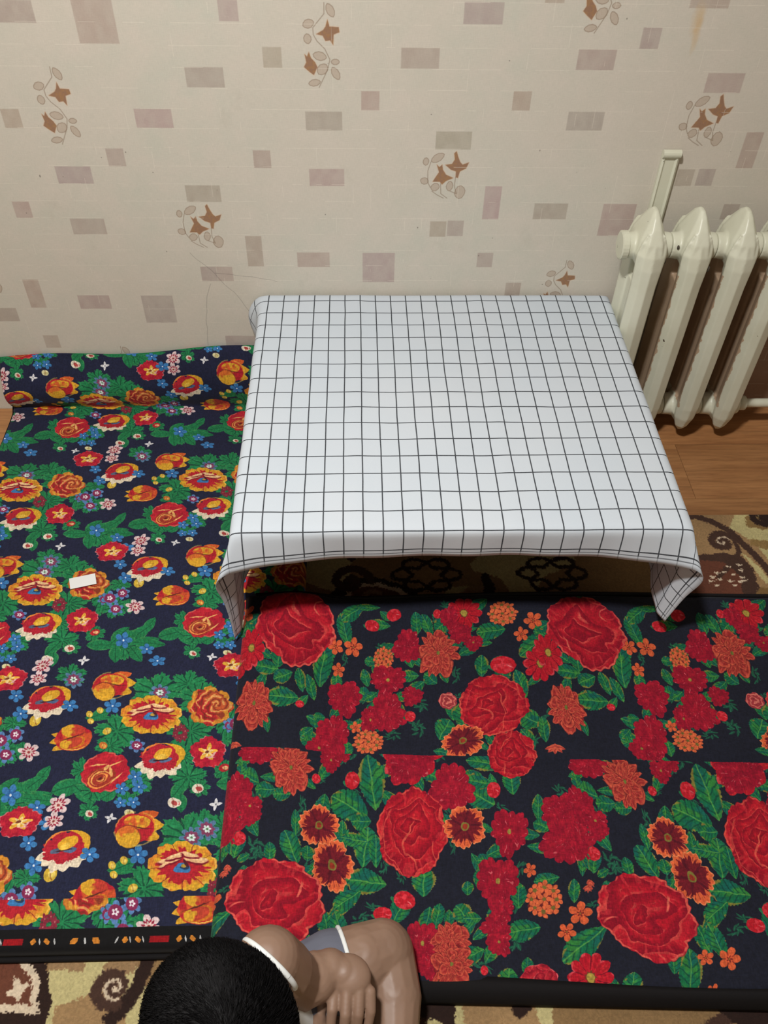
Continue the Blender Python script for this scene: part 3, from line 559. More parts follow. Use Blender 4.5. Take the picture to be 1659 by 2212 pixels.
# ---- printed motifs of the wallpaper
PW = Print(-1.6, 0, 1.6, 1.62, .0008, (196, 188, 178))
AL = np.zeros((PW.h, PW.w), np.float32)
def wpatch(x0, z0, x1, z1):
    i0 = max(0, int((x0-PW.x0)/PW.res)); i1 = min(PW.w, int((x1-PW.x0)/PW.res)+1); j0 = max(0, int((z0-PW.y0)/PW.res)); j1 = min(PW.h, int((z1-PW.y0)/PW.res)+1)
    if i1 <= i0 or j1 <= j0: return None
    X, Y = np.meshgrid(PW.x0+(np.arange(i0, i1)+.5)*PW.res, PW.y0+(np.arange(j0, j1)+.5)*PW.res); return (slice(j0, j1), slice(i0, i1)), X, Y
def wput(sl, mk, c, k):
    mk = np.clip(mk, 0, 1)*k; a0 = AL[sl]; na = mk+a0*(1-mk)
    PW.img[sl] = np.where(na[..., None] > 1e-4, (np.array(c, np.float32)/255*mk[..., None]+PW.img[sl]*(a0*(1-mk))[..., None])/np.maximum(na, 1e-4)[..., None], PW.img[sl]); AL[sl] = na
def seg_d(X, Y, pts):
    d = np.full(X.shape, 9.0)
    for (x0, y0), (x1, y1) in zip(pts[:-1], pts[1:]):
        dx, dy = x1-x0, y1-y0; t = np.clip(((X-x0)*dx+(Y-y0)*dy)/max(1e-12, dx*dx+dy*dy), 0, 1); d = np.minimum(d, np.hypot(X-x0-t*dx, Y-y0-t*dy))
    return d
def inside(X, Y, pts):
    r_ = np.zeros(X.shape, bool); n = len(pts)
    for i in range(n):
        x0, y0 = pts[i]; x1, y1 = pts[(i+1) % n]
        if y0 == y1: continue
        r_ ^= ((y0 > Y) != (y1 > Y)) & (X < (x1-x0)*(Y-y0)/(y1-y0)+x0)
    return r_
for n_, (x, z, nw, nh) in enumerate(RECTS):
    hw, hh = nw*.0379/2-.0008, nh*.0389/2-.0008
    q = wpatch(x-hw-.003, z-hh-.003, x+hw+.003, z+hh+.003)
    if not q: continue
    sl, X, Y = q; dd = np.minimum(hw-np.abs(X-x), hh-np.abs(Y-z))
    wput(sl, ss(dd+.0004*(vn(X*900, Y*900)-.5), .0014), (167+(n_*7) % 9, 152+(n_*5) % 8, 143+(n_*3) % 9), .78*(.82+.3*vn(X*90, Y*60, n_)))
for n_, (k, x, z) in enumerate(INST):
    for t, pts in MOTIF[k]:
        pts = [(x+a/1e4, z+b/1e4) for a, b in pts]; xs = [p[0] for p in pts]; zs = [p[1] for p in pts]
        q = wpatch(min(xs)-.004, min(zs)-.004, max(xs)+.004, max(zs)+.004)
        if not q: continue
        sl, X, Y = q
        if t == 's': wput(sl, ss(.0009-seg_d(X, Y, pts), .001), (140, 122, 104), .7); continue
        d = seg_d(X, Y, pts+[pts[0]]); sd = np.where(inside(X, Y, pts), d, -d)
        if t == 'f':
            wput(sl, ss(sd+.0012, .0016), (206, 176, 146), .6); wput(sl, ss(sd, .0012), (140, 104, 80), .9); wput(sl, ss(sd, .0012)*ss(vn(X*260, Y*260, n_)-.6, .3), (160, 122, 84), .6)
        else:
            wput(sl, ss(sd, .0014), (178, 162, 146), .75); wput(sl, ss(.0007-np.abs(sd), .001), (142, 122, 104), .75)
for l in SCR:
    pts = [(a/1e4, b/1e4) for a, b in l]; q = wpatch(min(p[0] for p in pts)-.01, min(p[1] for p in pts)-.01, max(p[0] for p in pts)+.01, max(p[1] for p in pts)+.01)
    sl, X, Y = q; wput(sl, ss(.0005-seg_d(X+.003*(vn(X*60, Y*60)-.5), Y+.004*(vn(X*50, Y*50, 3)-.5), pts), .0007), (110, 104, 100), .6*1)
for i in range(60):
    x, z = rng.uniform(-1.2, 1.3), rng.uniform(.25, 1.1); q = wpatch(x-.006, z-.006, x+.006, z+.006); sl, X, Y = q; r_ = rng.uniform(.0004, .0015)
    wput(sl, ss(r_-np.hypot(X-x, (Y-z)*rng.uniform(.5, 1.6)), .001), (90, 80, 74), .75)
q = wpatch(.70, 0, 1.5, .53); sl, X, Y = q; wput(sl, ss(.47+.03*vn(X*14, Y*14, 4)-Y, .004)*ss(X-.715-.012*vn(X*20, Y*20, 8), .004), (140, 110, 92), .9)  # brown patch: shade behind the radiator painted onto the wall
for x, z, a_, b_ in ((.648, .945, .010, .026), (.652, .925, .006, .034)):
    q = wpatch(x-.04, z-.06, x+.04, z+.06); sl, X, Y = q; wput(sl, ss(1-np.hypot((X-x)/a_, (Y-z)/b_)+.4*(vn(X*200, Y*120, 5)-.5), .9), (196, 164, 116), .4)
IMW = PW.image('wallpaper_print', AL)
# ---- carpet
PC = Print(-1.9, -2.7, 1.6, -.405, .0018, (132, 104, 70))
XX, YY = np.meshgrid(PC.x0+(np.arange(PC.w)+.5)*PC.res, PC.y0+(np.arange(PC.h)+.5)*PC.res)
jx = XX+.006*(vn(XX*420, YY*420, 1)-.5)+.004*(vn(XX*60, YY*60, 2)-.5); jy = YY+.006*(vn(XX*420, YY*420, 5)-.5)+.004*(vn(XX*60, YY*60, 6)-.5)
def cput(mk, c, k=1.0):
    mk = (np.clip(mk, 0, 1)*k)[..., None]; PC.img[:] = PC.img*(1-mk)+np.array(c, np.float32)/255*mk
CREAM, BRN, DBR, TAN, RBR, WHT = (178, 166, 118), (66, 46, 38), (42, 28, 24), (148, 118, 82), (96, 56, 42), (196, 178, 154)
def cbox(pts, pad):
    i0 = max(0, int((min(p[0] for p in pts)-pad-PC.x0)/PC.res)); i1 = min(PC.w, int((max(p[0] for p in pts)+pad-PC.x0)/PC.res)+1)
    j0 = max(0, int((min(p[1] for p in pts)-pad-PC.y0)/PC.res)); j1 = min(PC.h, int((max(p[1] for p in pts)+pad-PC.y0)/PC.res)+1)
    return (slice(j0, max(j0, j1)), slice(i0, max(i0, i1)))
def cpoly(pts, c):
    sl = cbox(pts, .01); mk = inside(jx[sl], jy[sl], pts)[..., None].astype(np.float32)
    if mk.size: PC.img[sl] = PC.img[sl]*(1-mk)+np.array(c, np.float32)/255*mk
def cstroke(pts, wd, c):
    sl = cbox(pts, .03); X = jx[sl]
    if X.size:
        mk = ss(wd-seg_d(X, jy[sl], pts), .0015)[..., None]; PC.img[sl] = PC.img[sl]*(1-mk)+np.array(c, np.float32)/255*mk
def spiral(cx, cy, r, turns, ph, s=1):
    return [(cx+r*(1-.9*i/40)*math.cos(ph+s*turns*6.283*i/40), cy+r*.9*(1-.9*i/40)*math.sin(ph+s*turns*6.283*i/40)) for i in range(41)]
def blob(cx, cy, rx, ry, rot=0, k=5, am=.15, n=28):
    o = []
    for i in range(n):
        t = 6.283*i/n; q = 1+am*math.sin(k*t+cx*9); x, y = rx*q*math.cos(t), ry*q*math.sin(t); c, s = math.cos(rot), math.sin(rot); o.append((cx+x*c-y*s, cy+x*s+y*c))
    return o
def mirror_tile(ox, oy):
    T = lambda pts: [(ox+x, oy+y) for x, y in pts]
    # cream field, tan island, paisley bud with inner light line, scroll with a curled end
    cpoly(T([(.05, .0), (.16, .01), (.2, -.05), (.2, -.19), (.12, -.21), (.06, -.13), (.0, -.12)]), CREAM)
    cpoly(T([(.062, -.07), (.11, -.055), (.145, -.025), (.17, -.07), (.19, -.16), (.11, -.2), (.07, -.14)]), TAN)
    cpoly(T(blob(.07, .0, .035, .022)), (140, 112, 80)); cpoly(T(blob(.155, -.012, .03, .018, .5)), (140, 112, 80))
    cpoly(T([(-.12, .03), (-.06, .035), (-.01, .02), (.035, -.01), (.055, -.06), (.05, -.12), (.02, -.1), (-.03, -.09), (-.08, -.1), (-.11, -.14), (-.16, -.1), (-.17, -.03)]), DBR)
    cpoly(T([(-.11, .015), (-.05, .02), (.0, .005), (.03, -.03), (.04, -.08), (.0, -.075), (-.06, -.08), (-.1, -.08), (-.13, -.05)]), WHT)
    cpoly(T([(-.1, .005), (-.05, .01), (-.01, -.005), (.02, -.035), (.027, -.065), (-.03, -.065), (-.09, -.065), (-.115, -.03)]), RBR)
    cstroke(T(spiral(-.06, -.03, .028, 1.3, 1.0)), .006, (140, 112, 86))
    cpoly(T(blob(-.0, -.045, .014, .014, 0, 4, .4)), WHT)
    cstroke(T([(.19, .03), (.195, -.0), (.185, -.04), (.165, -.075), (.15, -.09)]), .011, DBR)
    cstroke(T(spiral(.145, -.045, .03, 1.4, -1.2, -1)), .008, BRN); cstroke(T(spiral(.148, -.045, .019, 1.2, -1.2, -1)), .0028, WHT)
for gy in range(-2, 8):
    for gx in range(-4, 8):
        cpoly(blob(-.1+gx*.47+(gy % 2)*.2, -1.36+(gy-2)*.36+.09, .1, .075, .4*gx, 4, .25), CREAM)
        cstroke([(-.3+gx*.47+.2*math.cos(a/6), -1.36+(gy-2)*.36+.15+.13*math.sin(a/6)) for a in range(22)], .008, BRN)
for gx in range(-4, 5):
    for gy in range(-4, 3):
        if gy > 1 and gx > 1: continue
        mirror_tile(-.53+gx*.62+(.31 if gy % 2 else 0), -1.345+gy*.36)
# corner seen right of the table
def rpart(dx):
    T = lambda p: [(dx+x, y) for x, y in p]
    cpoly(T([(.74, -.40), (1.25, -.40), (1.25, -.66), (.74, -.66)]), TAN)
    cpoly(T([(.9, -.40), (.97, -.40), (.96, -.43), (1.06, -.5), (1.05, -.64), (.905, -.64), (.93, -.56), (.915, -.5), (.87, -.455)]), CREAM)
    cpoly(T(blob(.945, -.437, .032, .022, 0)), (124, 98, 60)); cpoly(T(blob(.93, -.505, .028, .013, -.2)), (134, 108, 66)); cpoly(T([(.95, -.57), (1.1, -.55), (1.1, -.66), (.85, -.66), (.86, -.63), (.93, -.63)]), (120, 92, 56))
    cstroke(T([(.74, -.415), (.80, -.417), (.835, -.435), (.865, -.462), (.885, -.5), (.905, -.545), (.925, -.60), (.94, -.66)]), .0085, BRN)
    cpoly(T([(.70, -.545), (.77, -.535), (.83, -.53), (.87, -.54), (.885, -.58), (.88, -.63), (.86, -.66), (.7, -.66)]), BRN)
    cpoly(T([(.872, -.53), (.885, -.545), (.905, -.58), (.92, -.62), (.9, -.62), (.885, -.57)]), CREAM)
    cpoly(T([(.70, -.56), (.77, -.552), (.83, -.56), (.85, -.6), (.84, -.65), (.7, -.65)]), RBR)
    cstroke(T([(.87, -.475), (.868, -.53), (.85, -.55), (.8, -.6)]), .006, BRN)
    cstroke(T(spiral(.838, -.497, .03, 1.4, .6)), .0085, BRN); cstroke(T(spiral(.84, -.497, .018, 1.0, .4)), .002, WHT)
    cstroke(T(spiral(.965, -.425, .03, 1.3, 2.2)), .009, DBR)
    for (x, y) in ((.83, -.57), (.857, -.567), (.857, -.58), (.8, -.588), (.815, -.585), (.835, -.592), (.85, -.6), (.8, -.606), (.825, -.612), (.845, -.614), (.785, -.598), (.78, -.61), (.855, -.61), (.79, -.622), (.83, -.624)):
        cpoly(T(blob(x, y, .0065, .0034, 0, 3, .2, 10)), WHT)
rpart(0)
# under the table
for cx in (.15, .43):
    for a in range(2): cstroke([(cx+.055*math.cos(t/5+a)*(1+.4*math.cos(3*t/5)), -.585+.035*math.sin(t/5+a)*(1+.4*math.cos(3*t/5))) for t in range(32)], .0045, DBR)
cstroke(spiral(-.02, -.6, .045, 1.3, 0), .01, BRN)
PC.img *= (.86+.3*vn(XX*500, YY*500, 9)*.6+.14*vn(XX*12, YY*12, 4))[..., None].astype(np.float32)
IMC = PC.image('carpet_pattern')
del XX, YY, jx, jy

# ---------------------------------------------------------------- materials
def plain(name, c, rough=.6, spec=.3):
    mt, nt, b = mat_new(name); b.inputs['Base Color'].default_value = lin(c); b.inputs['Roughness'].default_value = rough
    b.inputs['Specular IOR Level'].default_value = spec; return mt, nt, b
def cloth_print(name, im, gain, rough=.85, weave=1500, wb=.25):
    mt, nt, b = mat_new(name); uv = N(nt, 'ShaderNodeUVMap'); t = N(nt, 'ShaderNodeTexImage'); t.image = im; t.extension = 'EXTEND'
    nt.links.new(uv.outputs[0], t.inputs[0])
    p = pos(nt); n1 = noise(nt, p, 9, 4); n2 = noise(nt, p, weave, 1)
    g = math_(nt, 'MULTIPLY', math_(nt, 'ADD', math_(nt, 'MULTIPLY', n1, .3), math_(nt, 'MULTIPLY_ADD', n2, .35, .68)), gain)
    cm = N(nt, 'ShaderNodeVectorMath', operation='SCALE'); nt.links.new(t.outputs[0], cm.inputs[0]); nt.links.new(g, cm.inputs[3])
    nt.links.new(cm.outputs[0], b.inputs['Base Color']); b.inputs['Roughness'].default_value = rough; b.inputs['Specular IOR Level'].default_value = .15
    b.inputs['Sheen Weight'].default_value = .06; b.inputs['Sheen Roughness'].default_value = .5
    bump(nt, b, n2, wb, .0006); return mt
M_NAVY = cloth_print('navy_floral_cotton', IM1, .78)
M_ROSE = cloth_print('rose_floral_cotton', IM2, .76)
M_BLACK, nt, b = plain('black_piping_cloth', (20, 18, 19), .85, .15)
bump(nt, b, noise(nt, pos(nt), 900, 2), .3, .0006)
M_CARPET = cloth_print('carpet_pile', IMC, .84, .95, 700, .8)

M_WALL, nt, b = mat_new('wallpaper')
p = pos(nt); sx = N(nt, 'ShaderNodeSeparateXYZ'); nt.links.new(p, sx.inputs[0])
horiz = math_(nt, 'ADD', sx.outputs[0], sx.outputs[1]); vert = sx.outputs[2]
stain = noise(nt, p, 2.2, 5, .6); fine = noise(nt, p, 16, 4, .6)
cxn = N(nt, 'ShaderNodeCombineXYZ'); nt.links.new(math_(nt, 'MULTIPLY', horiz, 900), cxn.inputs[0]); nt.links.new(math_(nt, 'MULTIPLY', vert, 90), cxn.inputs[1])
lin1 = noise(nt, cxn.outputs[0], 1, 2); cx2 = N(nt, 'ShaderNodeCombineXYZ'); nt.links.new(math_(nt, 'MULTIPLY', horiz, 90), cx2.inputs[0]); nt.links.new(math_(nt, 'MULTIPLY', vert, 900), cx2.inputs[1])
lin2 = noise(nt, cx2.outputs[0], 1, 2)
base = mix(nt, ramp(nt, stain, .35, .65), lin((198, 190, 177)), lin((191, 190, 177)))
base = mix(nt, ramp(nt, fine, .3, .75), base, lin((202, 193, 181)))
base = mix(nt, math_(nt, 'MULTIPLY', ramp(nt, noise(nt, p, 5.5, 6, .7), .6, .74), .3), base, lin((160, 155, 140)))
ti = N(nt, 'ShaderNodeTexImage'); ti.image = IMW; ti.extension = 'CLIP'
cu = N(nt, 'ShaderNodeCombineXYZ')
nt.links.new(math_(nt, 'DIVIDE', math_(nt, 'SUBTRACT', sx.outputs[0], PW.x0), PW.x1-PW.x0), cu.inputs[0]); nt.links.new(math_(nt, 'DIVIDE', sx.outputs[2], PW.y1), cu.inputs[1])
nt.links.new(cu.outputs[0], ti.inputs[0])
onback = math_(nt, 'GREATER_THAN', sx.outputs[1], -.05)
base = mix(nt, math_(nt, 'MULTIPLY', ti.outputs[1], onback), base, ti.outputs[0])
def gridline(c, per, off, wd):
    f = math_(nt, 'FRACT', math_(nt, 'DIVIDE', math_(nt, 'ADD', c, off), per)); d = math_(nt, 'MULTIPLY', math_(nt, 'ABSOLUTE', math_(nt, 'SUBTRACT', f, .5)), per)
    return math_(nt, 'GREATER_THAN', d, per/2-wd)
gh = gridline(vert, .0389, -.0389*.0+.0037, .0006); gv = gridline(horiz, .0379, .006, .0006)
cut = math_(nt, 'GREATER_THAN', noise(nt, pos(nt, (14, 14, 26)), 1, 1), .5); cut2 = math_(nt, 'GREATER_THAN', noise(nt, pos(nt, (26, 26, 14)), 1, 1), .6)
gl = math_(nt, 'MAXIMUM', math_(nt, 'MULTIPLY', gh, cut), math_(nt, 'MULTIPLY', gv, cut2))
base = mix(nt, math_(nt, 'MULTIPLY', gl, .3), base, lin((226, 218, 204)))
wv = math_(nt, 'MULTIPLY_ADD', math_(nt, 'ADD', lin1, lin2), .16, .84)
sc_ = N(nt, 'ShaderNodeVectorMath', operation='SCALE'); nt.links.new(base, sc_.inputs[0]); nt.links.new(wv, sc_.inputs[3])
nt.links.new(sc_.outputs[0], b.inputs['Base Color']); b.inputs['Roughness'].default_value = .75; b.inputs['Specular IOR Level'].default_value = .2
hh = math_(nt, 'ADD', math_(nt, 'MULTIPLY', math_(nt, 'ADD', lin1, lin2), .4), math_(nt, 'MULTIPLY', gl, -.6)); bump(nt, b, hh, .25, .0006)
M_CEIL, _, _ = plain('whitewash', (150, 147, 140), .9)

def wood(name, a, c, seed):
    mt, nt, b = mat_new(name); oi = N(nt, 'ShaderNodeObjectInfo'); p = pos(nt, (1.6, 22, 22))
    va = N(nt, 'ShaderNodeVectorMath', operation='ADD'); nt.links.new(p, va.inputs[0])
    sv = N(nt, 'ShaderNodeVectorMath', operation='SCALE'); sv.inputs[0].default_value = (37, 11, 5); nt.links.new(oi.outputs['Random'], sv.inputs[3]); nt.links.new(sv.outputs[0], va.inputs[1])
    n1 = noise(nt, va.outputs[0], 1.4, 6, .65); n2 = noise(nt, va.outputs[0], 7, 4, .7)
    col = mix(nt, ramp(nt, n1, .3, .7), lin(a), lin(c)); col = mix(nt, math_(nt, 'MULTIPLY', ramp(nt, n2, .45, .75), .5), col, lin(tuple(x*.62 for x in a)))
    br = math_(nt, 'MULTIPLY_ADD', oi.outputs['Random'], .35, .8); s_ = N(nt, 'ShaderNodeVectorMath', operation='SCALE'); nt.links.new(col, s_.inputs[0]); nt.links.new(br, s_.inputs[3])
    nt.links.new(s_.outputs[0], b.inputs['Base Color']); b.inputs['Roughness'].default_value = .42; b.inputs['Specular IOR Level'].default_value = .4
    bump(nt, b, n2, .1, .0005); return mt
M_PLANK = wood('laminate_wood', (140, 94, 58), (178, 128, 82), 0)
M_TABLE = wood('table_wood', (84, 50, 32), (118, 74, 46), 1)
M_PAINT, nt, b = mat_new('old_cream_paint')
p = pos(nt); n1 = noise(nt, p, 7, 5, .6); chip = noise(nt, p, 55, 3, .6); chip2 = noise(nt, p, 14, 3)
col = mix(nt, ramp(nt, n1, .3, .7), lin((210, 210, 192)), lin((198, 197, 176)))
cm = math_(nt, 'MULTIPLY', math_(nt, 'GREATER_THAN', chip, .71), math_(nt, 'GREATER_THAN', chip2, .56))
col = mix(nt, cm, col, lin((84, 74, 62))); nt.links.new(col, b.inputs['Base Color']); b.inputs['Roughness'].default_value = .4
bump(nt, b, math_(nt, 'ADD', math_(nt, 'MULTIPLY', noise(nt, p, 90, 3), .5), math_(nt, 'MULTIPLY', cm, -1.0)), .3, .0012)
def paint_worn_shaded():  # ragged bare iron inside, with the shade between sections put into its brown
    mt = M_PAINT.copy(); mt.name = 'cream_paint_over_shaded_rusty_iron'; nt = mt.node_tree; b = nt.nodes['Principled BSDF']; old = b.inputs['Base Color'].links[0].from_socket
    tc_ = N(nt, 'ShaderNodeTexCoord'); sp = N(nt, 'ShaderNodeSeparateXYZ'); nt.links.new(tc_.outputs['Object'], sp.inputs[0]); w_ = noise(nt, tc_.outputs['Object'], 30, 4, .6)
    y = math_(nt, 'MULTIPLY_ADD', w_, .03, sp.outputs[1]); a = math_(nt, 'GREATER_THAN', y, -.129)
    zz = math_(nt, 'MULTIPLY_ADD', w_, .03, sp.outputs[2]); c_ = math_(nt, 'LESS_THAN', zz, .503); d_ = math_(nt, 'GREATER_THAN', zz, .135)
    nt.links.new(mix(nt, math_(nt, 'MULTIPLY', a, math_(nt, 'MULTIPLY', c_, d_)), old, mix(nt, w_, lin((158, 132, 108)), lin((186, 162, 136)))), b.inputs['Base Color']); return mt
M_PAINT2 = paint_worn_shaded()
M_CHIP, _, _ = plain('bare_iron', (70, 62, 52), .7)
M_TAG, _, _ = plain('white_card', (212, 212, 210), .7)
M_INK, _, _ = plain('grey_ink', (120, 120, 120), .8)

M_CHECK, nt, b = mat_new('checked_cotton')
uv = N(nt, 'ShaderNodeUVMap'); p = pos(nt)
wob = noise(nt, p, 7, 2, .5, 1); wv = N(nt, 'ShaderNodeVectorMath', operation='SUBTRACT'); nt.links.new(wob, wv.inputs[0]); wv.inputs[1].default_value = (.5, .5, .5)
ws = N(nt, 'ShaderNodeVectorMath', operation='SCALE'); nt.links.new(wv.outputs[0], ws.inputs[0]); ws.inputs[3].default_value = .13
wa = N(nt, 'ShaderNodeVectorMath', operation='ADD'); nt.links.new(uv.outputs[0], wa.inputs[0]); nt.links.new(ws.outputs[0], wa.inputs[1])
s2 = N(nt, 'ShaderNodeSeparateXYZ'); nt.links.new(wa.outputs[0], s2.inputs[0]); su = N(nt, 'ShaderNodeSeparateXYZ'); nt.links.new(uv.outputs[0], su.inputs[0])
def cl(c, half):
    f = math_(nt, 'ABSOLUTE', math_(nt, 'SUBTRACT', math_(nt, 'FRACT', math_(nt, 'ADD', c, .5)), .5))
    mr = N(nt, 'ShaderNodeMapRange'); nt.links.new(f, mr.inputs[0]); mr.inputs[1].default_value = half*.75; mr.inputs[2].default_value = half*1.25; mr.inputs[3].default_value = 1; mr.inputs[4].default_value = 0; return mr.outputs[0]
lx = cl(s2.outputs[0], .034); ly = cl(s2.outputs[1], .027)
hem = math_(nt, 'MULTIPLY', math_(nt, 'LESS_THAN', math_(nt, 'ABSOLUTE', math_(nt, 'SUBTRACT', su.outputs[1], 16.17)), .022), .75)
inhem = math_(nt, 'GREATER_THAN', su.outputs[1], 16.19)
lx = math_(nt, 'MULTIPLY', lx, math_(nt, 'MULTIPLY_ADD', inhem, -.6, 1.0))
ln = math_(nt, 'MAXIMUM', math_(nt, 'MAXIMUM', lx, ly), hem)
thr = noise(nt, pos(nt), 1400, 1); ln = math_(nt, 'MULTIPLY', ln, math_(nt, 'MULTIPLY_ADD', thr, .5, .68))
wcol = mix(nt, ramp(nt, noise(nt, p, 3, 3), .3, .7), lin((199, 208, 217)), lin((205, 211, 218)))
col = mix(nt, ln, wcol, lin((38, 40, 46))); nt.links.new(col, b.inputs['Base Color']); b.inputs['Roughness'].default_value = .85; b.inputs['Specular IOR Level'].default_value = .15
bump(nt, b, math_(nt, 'ADD', thr, math_(nt, 'MULTIPLY', noise(nt, p, 14, 3), 2.5)), .25, .0008)
tr = N(nt, 'ShaderNodeBsdfTranslucent'); nt.links.new(col, tr.inputs[0]); ms = N(nt, 'ShaderNodeMixShader'); ms.inputs[0].default_value = .12
nt.links.new(b.outputs[0], ms.inputs[1]); nt.links.new(tr.outputs[0], ms.inputs[2]); nt.links.new(ms.outputs[0], nt.nodes['Material Output'].inputs[0])

M_SKIN, nt, b = mat_new('skin')
p = pos(nt); col = mix(nt, ramp(nt, noise(nt, p, 18, 4), .3, .7), lin((124, 97, 80)), lin((136, 108, 90)))
nt.links.new(col, b.inputs['Base Color']); b.inputs['Roughness'].default_value = .5; b.inputs['Subsurface Weight'].default_value = .12
b.inputs['Subsurface Radius'].default_value = (.01, .004, .002); b.inputs['Subsurface Scale'].default_value = 1.0; bump(nt, b, noise(nt, p, 420, 2), .08, .0005)
M_HAIR, nt, b = plain('black_hair', (14, 12, 13), .7, .2)
M_WHITE, _, _ = plain('white_jersey', (214, 216, 214), .85)
M_GREY, nt, b = plain('grey_jersey', (96, 98, 110), .85); bump(nt, b, noise(nt, pos(nt), 900, 2), .3, .0006)
M_EYE, _, _ = plain('eyelid_dark', (60, 36, 28), .5)
M_LIP, _, _ = plain('lips', (158, 84, 76), .5)

# ---------------------------------------------------------------- room shell
XL_, XR_, YF_, ZC_ = -1.9, 1.9, -3.4, 2.62
def slab(name, a, mat, label=None):
    bm = bmesh.new(); box(bm, *a); o = from_bm(name, bm, mat); tag(o, label, None, None, 'structure'); return o
slab('wall_back', (XL_-.1, 0, -.1, XR_+.1, .1, ZC_), M_WALL, 'cream wallpaper wall with beige blocks and brown flower sprigs')
slab('wall_left', (XL_-.1, YF_, -.1, XL_, 0, ZC_), M_WALL, 'cream wall on the left side of the room')
slab('wall_right', (XR_, YF_, -.1, XR_+.1, 0, ZC_), M_WALL, 'cream wall on the right side of the room')
slab('wall_front', (XL_-.1, YF_-.1, -.1, XR_+.1, YF_, ZC_), M_WALL, 'cream wall behind the viewer')
slab('ceiling', (XL_-.1, YF_-.1, ZC_, XR_+.1, .1, ZC_+.1), M_CEIL, 'white ceiling')
fl = slab('floor', (XL_, YF_, -.05, XR_, 0, -.0075), M_EYE, 'brown wood floor laid in wide boards')
i = 0
pw = .195
for r_ in range(18):
    y1 = .04-r_*pw; y0 = y1-pw; y1 = min(y1, -.001); y0 = max(y0, YF_+.001)
    if y1-y0 < .02: continue
    x = XL_+.001; first = {0: 1.35, 1: 1.35}.get(r_, .35+((r_*.47) % 1.1))
    if r_ == 0: ends = [.55]
    elif r_ == 1: ends = [.822]
    else: ends = [XL_+first]
    xs = [XL_+.001]+sorted({round(e+k*1.29, 3) for e in ends for k in (-3, -2, -1, 0, 1, 2, 3) if XL_+.1 < e+k*1.29 < XR_-.1})+[XR_-.001]
    for a, c in zip(xs[:-1], xs[1:]):
        bm = bmesh.new(); box(bm, a+.0004, y0+.0004, -.0075, c-.0004, y1-.0004, 0, .0006)
        o = from_bm('plank', bm, M_PLANK, fl)

# ---------------------------------------------------------------- carpet
bm = bmesh.new(); box(bm, PC.x0+.02, PC.y0+.02, .0003, PC.x1-.02, -.411, .009, .003)
uvl = bm.loops.layers.uv.new('UVMap')
for f in bm.faces:
    for l in f.loops: l[uvl].uv = PC.uv(l.vert.co.x, l.vert.co.y)
o = from_bm('carpet', bm, M_CARPET); tag(o, 'tan and cream carpet with dark brown scrolls lying on the wood floor', 'carpet')

# ---------------------------------------------------------------- quilted mats
def sstep(a, b_, x): t = np.clip((x-a)/(b_-a), 0, 1); return t*t*(3-2*t)
def grid_mesh(name, P, UV, mat, parent=None, label=None):
    h, w_ = P.shape[:2]; me = bpy.data.meshes.new(name)
    idx = np.arange(h*w_).reshape(h, w_); q = np.stack([idx[:-1, :-1], idx[:-1, 1:], idx[1:, 1:], idx[1:, :-1]], -1).reshape(-1, 4)
    me.from_pydata(P.reshape(-1, 3).tolist(), [], q.tolist()); l = me.uv_layers.new(name='UVMap')
    vi = np.empty(len(me.loops), np.int32); me.loops.foreach_get('vertex_index', vi); l.data.foreach_set('uv', UV.reshape(-1, 2)[vi].astype(np.float32).ravel())
    me.validate(); o = link(name, me, mat, parent, True); return o
# navy mat: lies flat, its far end pushed up against the wall
x0, x1, yb, yf = -.884, -.125, -.046, -1.345
TH = .034
nx = 121; xs_ = np.linspace(-1, 1, nx); xq = np.sign(xs_)*(1-(1-np.abs(xs_))**1.0)
S = np.concatenate([np.linspace(0, .045, 6)[:-1], np.linspace(.045, 1.29, 190), np.linspace(1.30, 1.46, 26), np.linspace(1.465, 1.51, 8)])
def m1_center(s, X):
    """arc length s from the front foot: up the front side, back along the top, up the wall, over the end"""
    rx = (X-x0)/(x1-x0); top = .128+.040*rx+.006*np.sin(X*14)
    y = np.zeros_like(s+X); z = np.zeros_like(y)
    Ltop = abs(yf-yb)
    a = s+0*X
    z1 = .0095
    # front side
    f = a < .045; t = np.clip(a/.045, 0, 1)
    y = np.where(f, yf-.002*np.sin(t*math.pi), y); z = np.where(f, z1+TH*t, z)
    g = (a >= .045) & (a < 1.29); t = (a-.045)/(1.29-.045)
    y = np.where(g, yf+t*Ltop, y); z = np.where(g, z1+TH, z)
    h_ = (a >= 1.29) & (a < 1.4625); t = np.clip((a-1.29)/.17, 0, 1)
    y = np.where(h_, yb+.03*t**1.5-(.034-.022*rx)*np.sin(math.pi*t**.9)+.006*np.sin(X*11+t*3)*t, y); z = np.where(h_, z1+TH+top*t, z)
    k = a >= 1.4625; t = (a-1.465)/.045
    y = np.where(k, yb+.03+(-.003-yb-.03)*np.clip(t, 0, 1), y); z = np.where(k, z1+TH+top+.008*np.sin(np.clip(t, 0, 1)*math.pi)-.03*np.clip(t, 0, 1)**3, z)
    return y, z
SS, XX = np.meshgrid(S, np.linspace(x0, x1, nx), indexing='ij')
Y, Z = m1_center(SS, XX)
for _ in range(5):   # round the fold and the edges
    Y[1:-1] = .25*Y[:-2]+.5*Y[1:-1]+.25*Y[2:]; Z[1:-1] = .25*Z[:-2]+.5*Z[1:-1]+.25*Z[2:]
puff = .004*(vn(XX*9, Y*9, 3)-.5)+.003*(vn(XX*25, SS*22, 5)-.5)+.0035*np.exp(-((SS-1.24)/.03)**2)*np.sin(XX*22)*1.2
wr = np.exp(-((SS-1.36)/.08)**2); Y = Y-wr*.010*np.sin(XX*9+1)*0-wr*.006*vn(XX*18, SS*30, 8)
Z = Z+puff*((SS > .06) & (SS < 1.4))
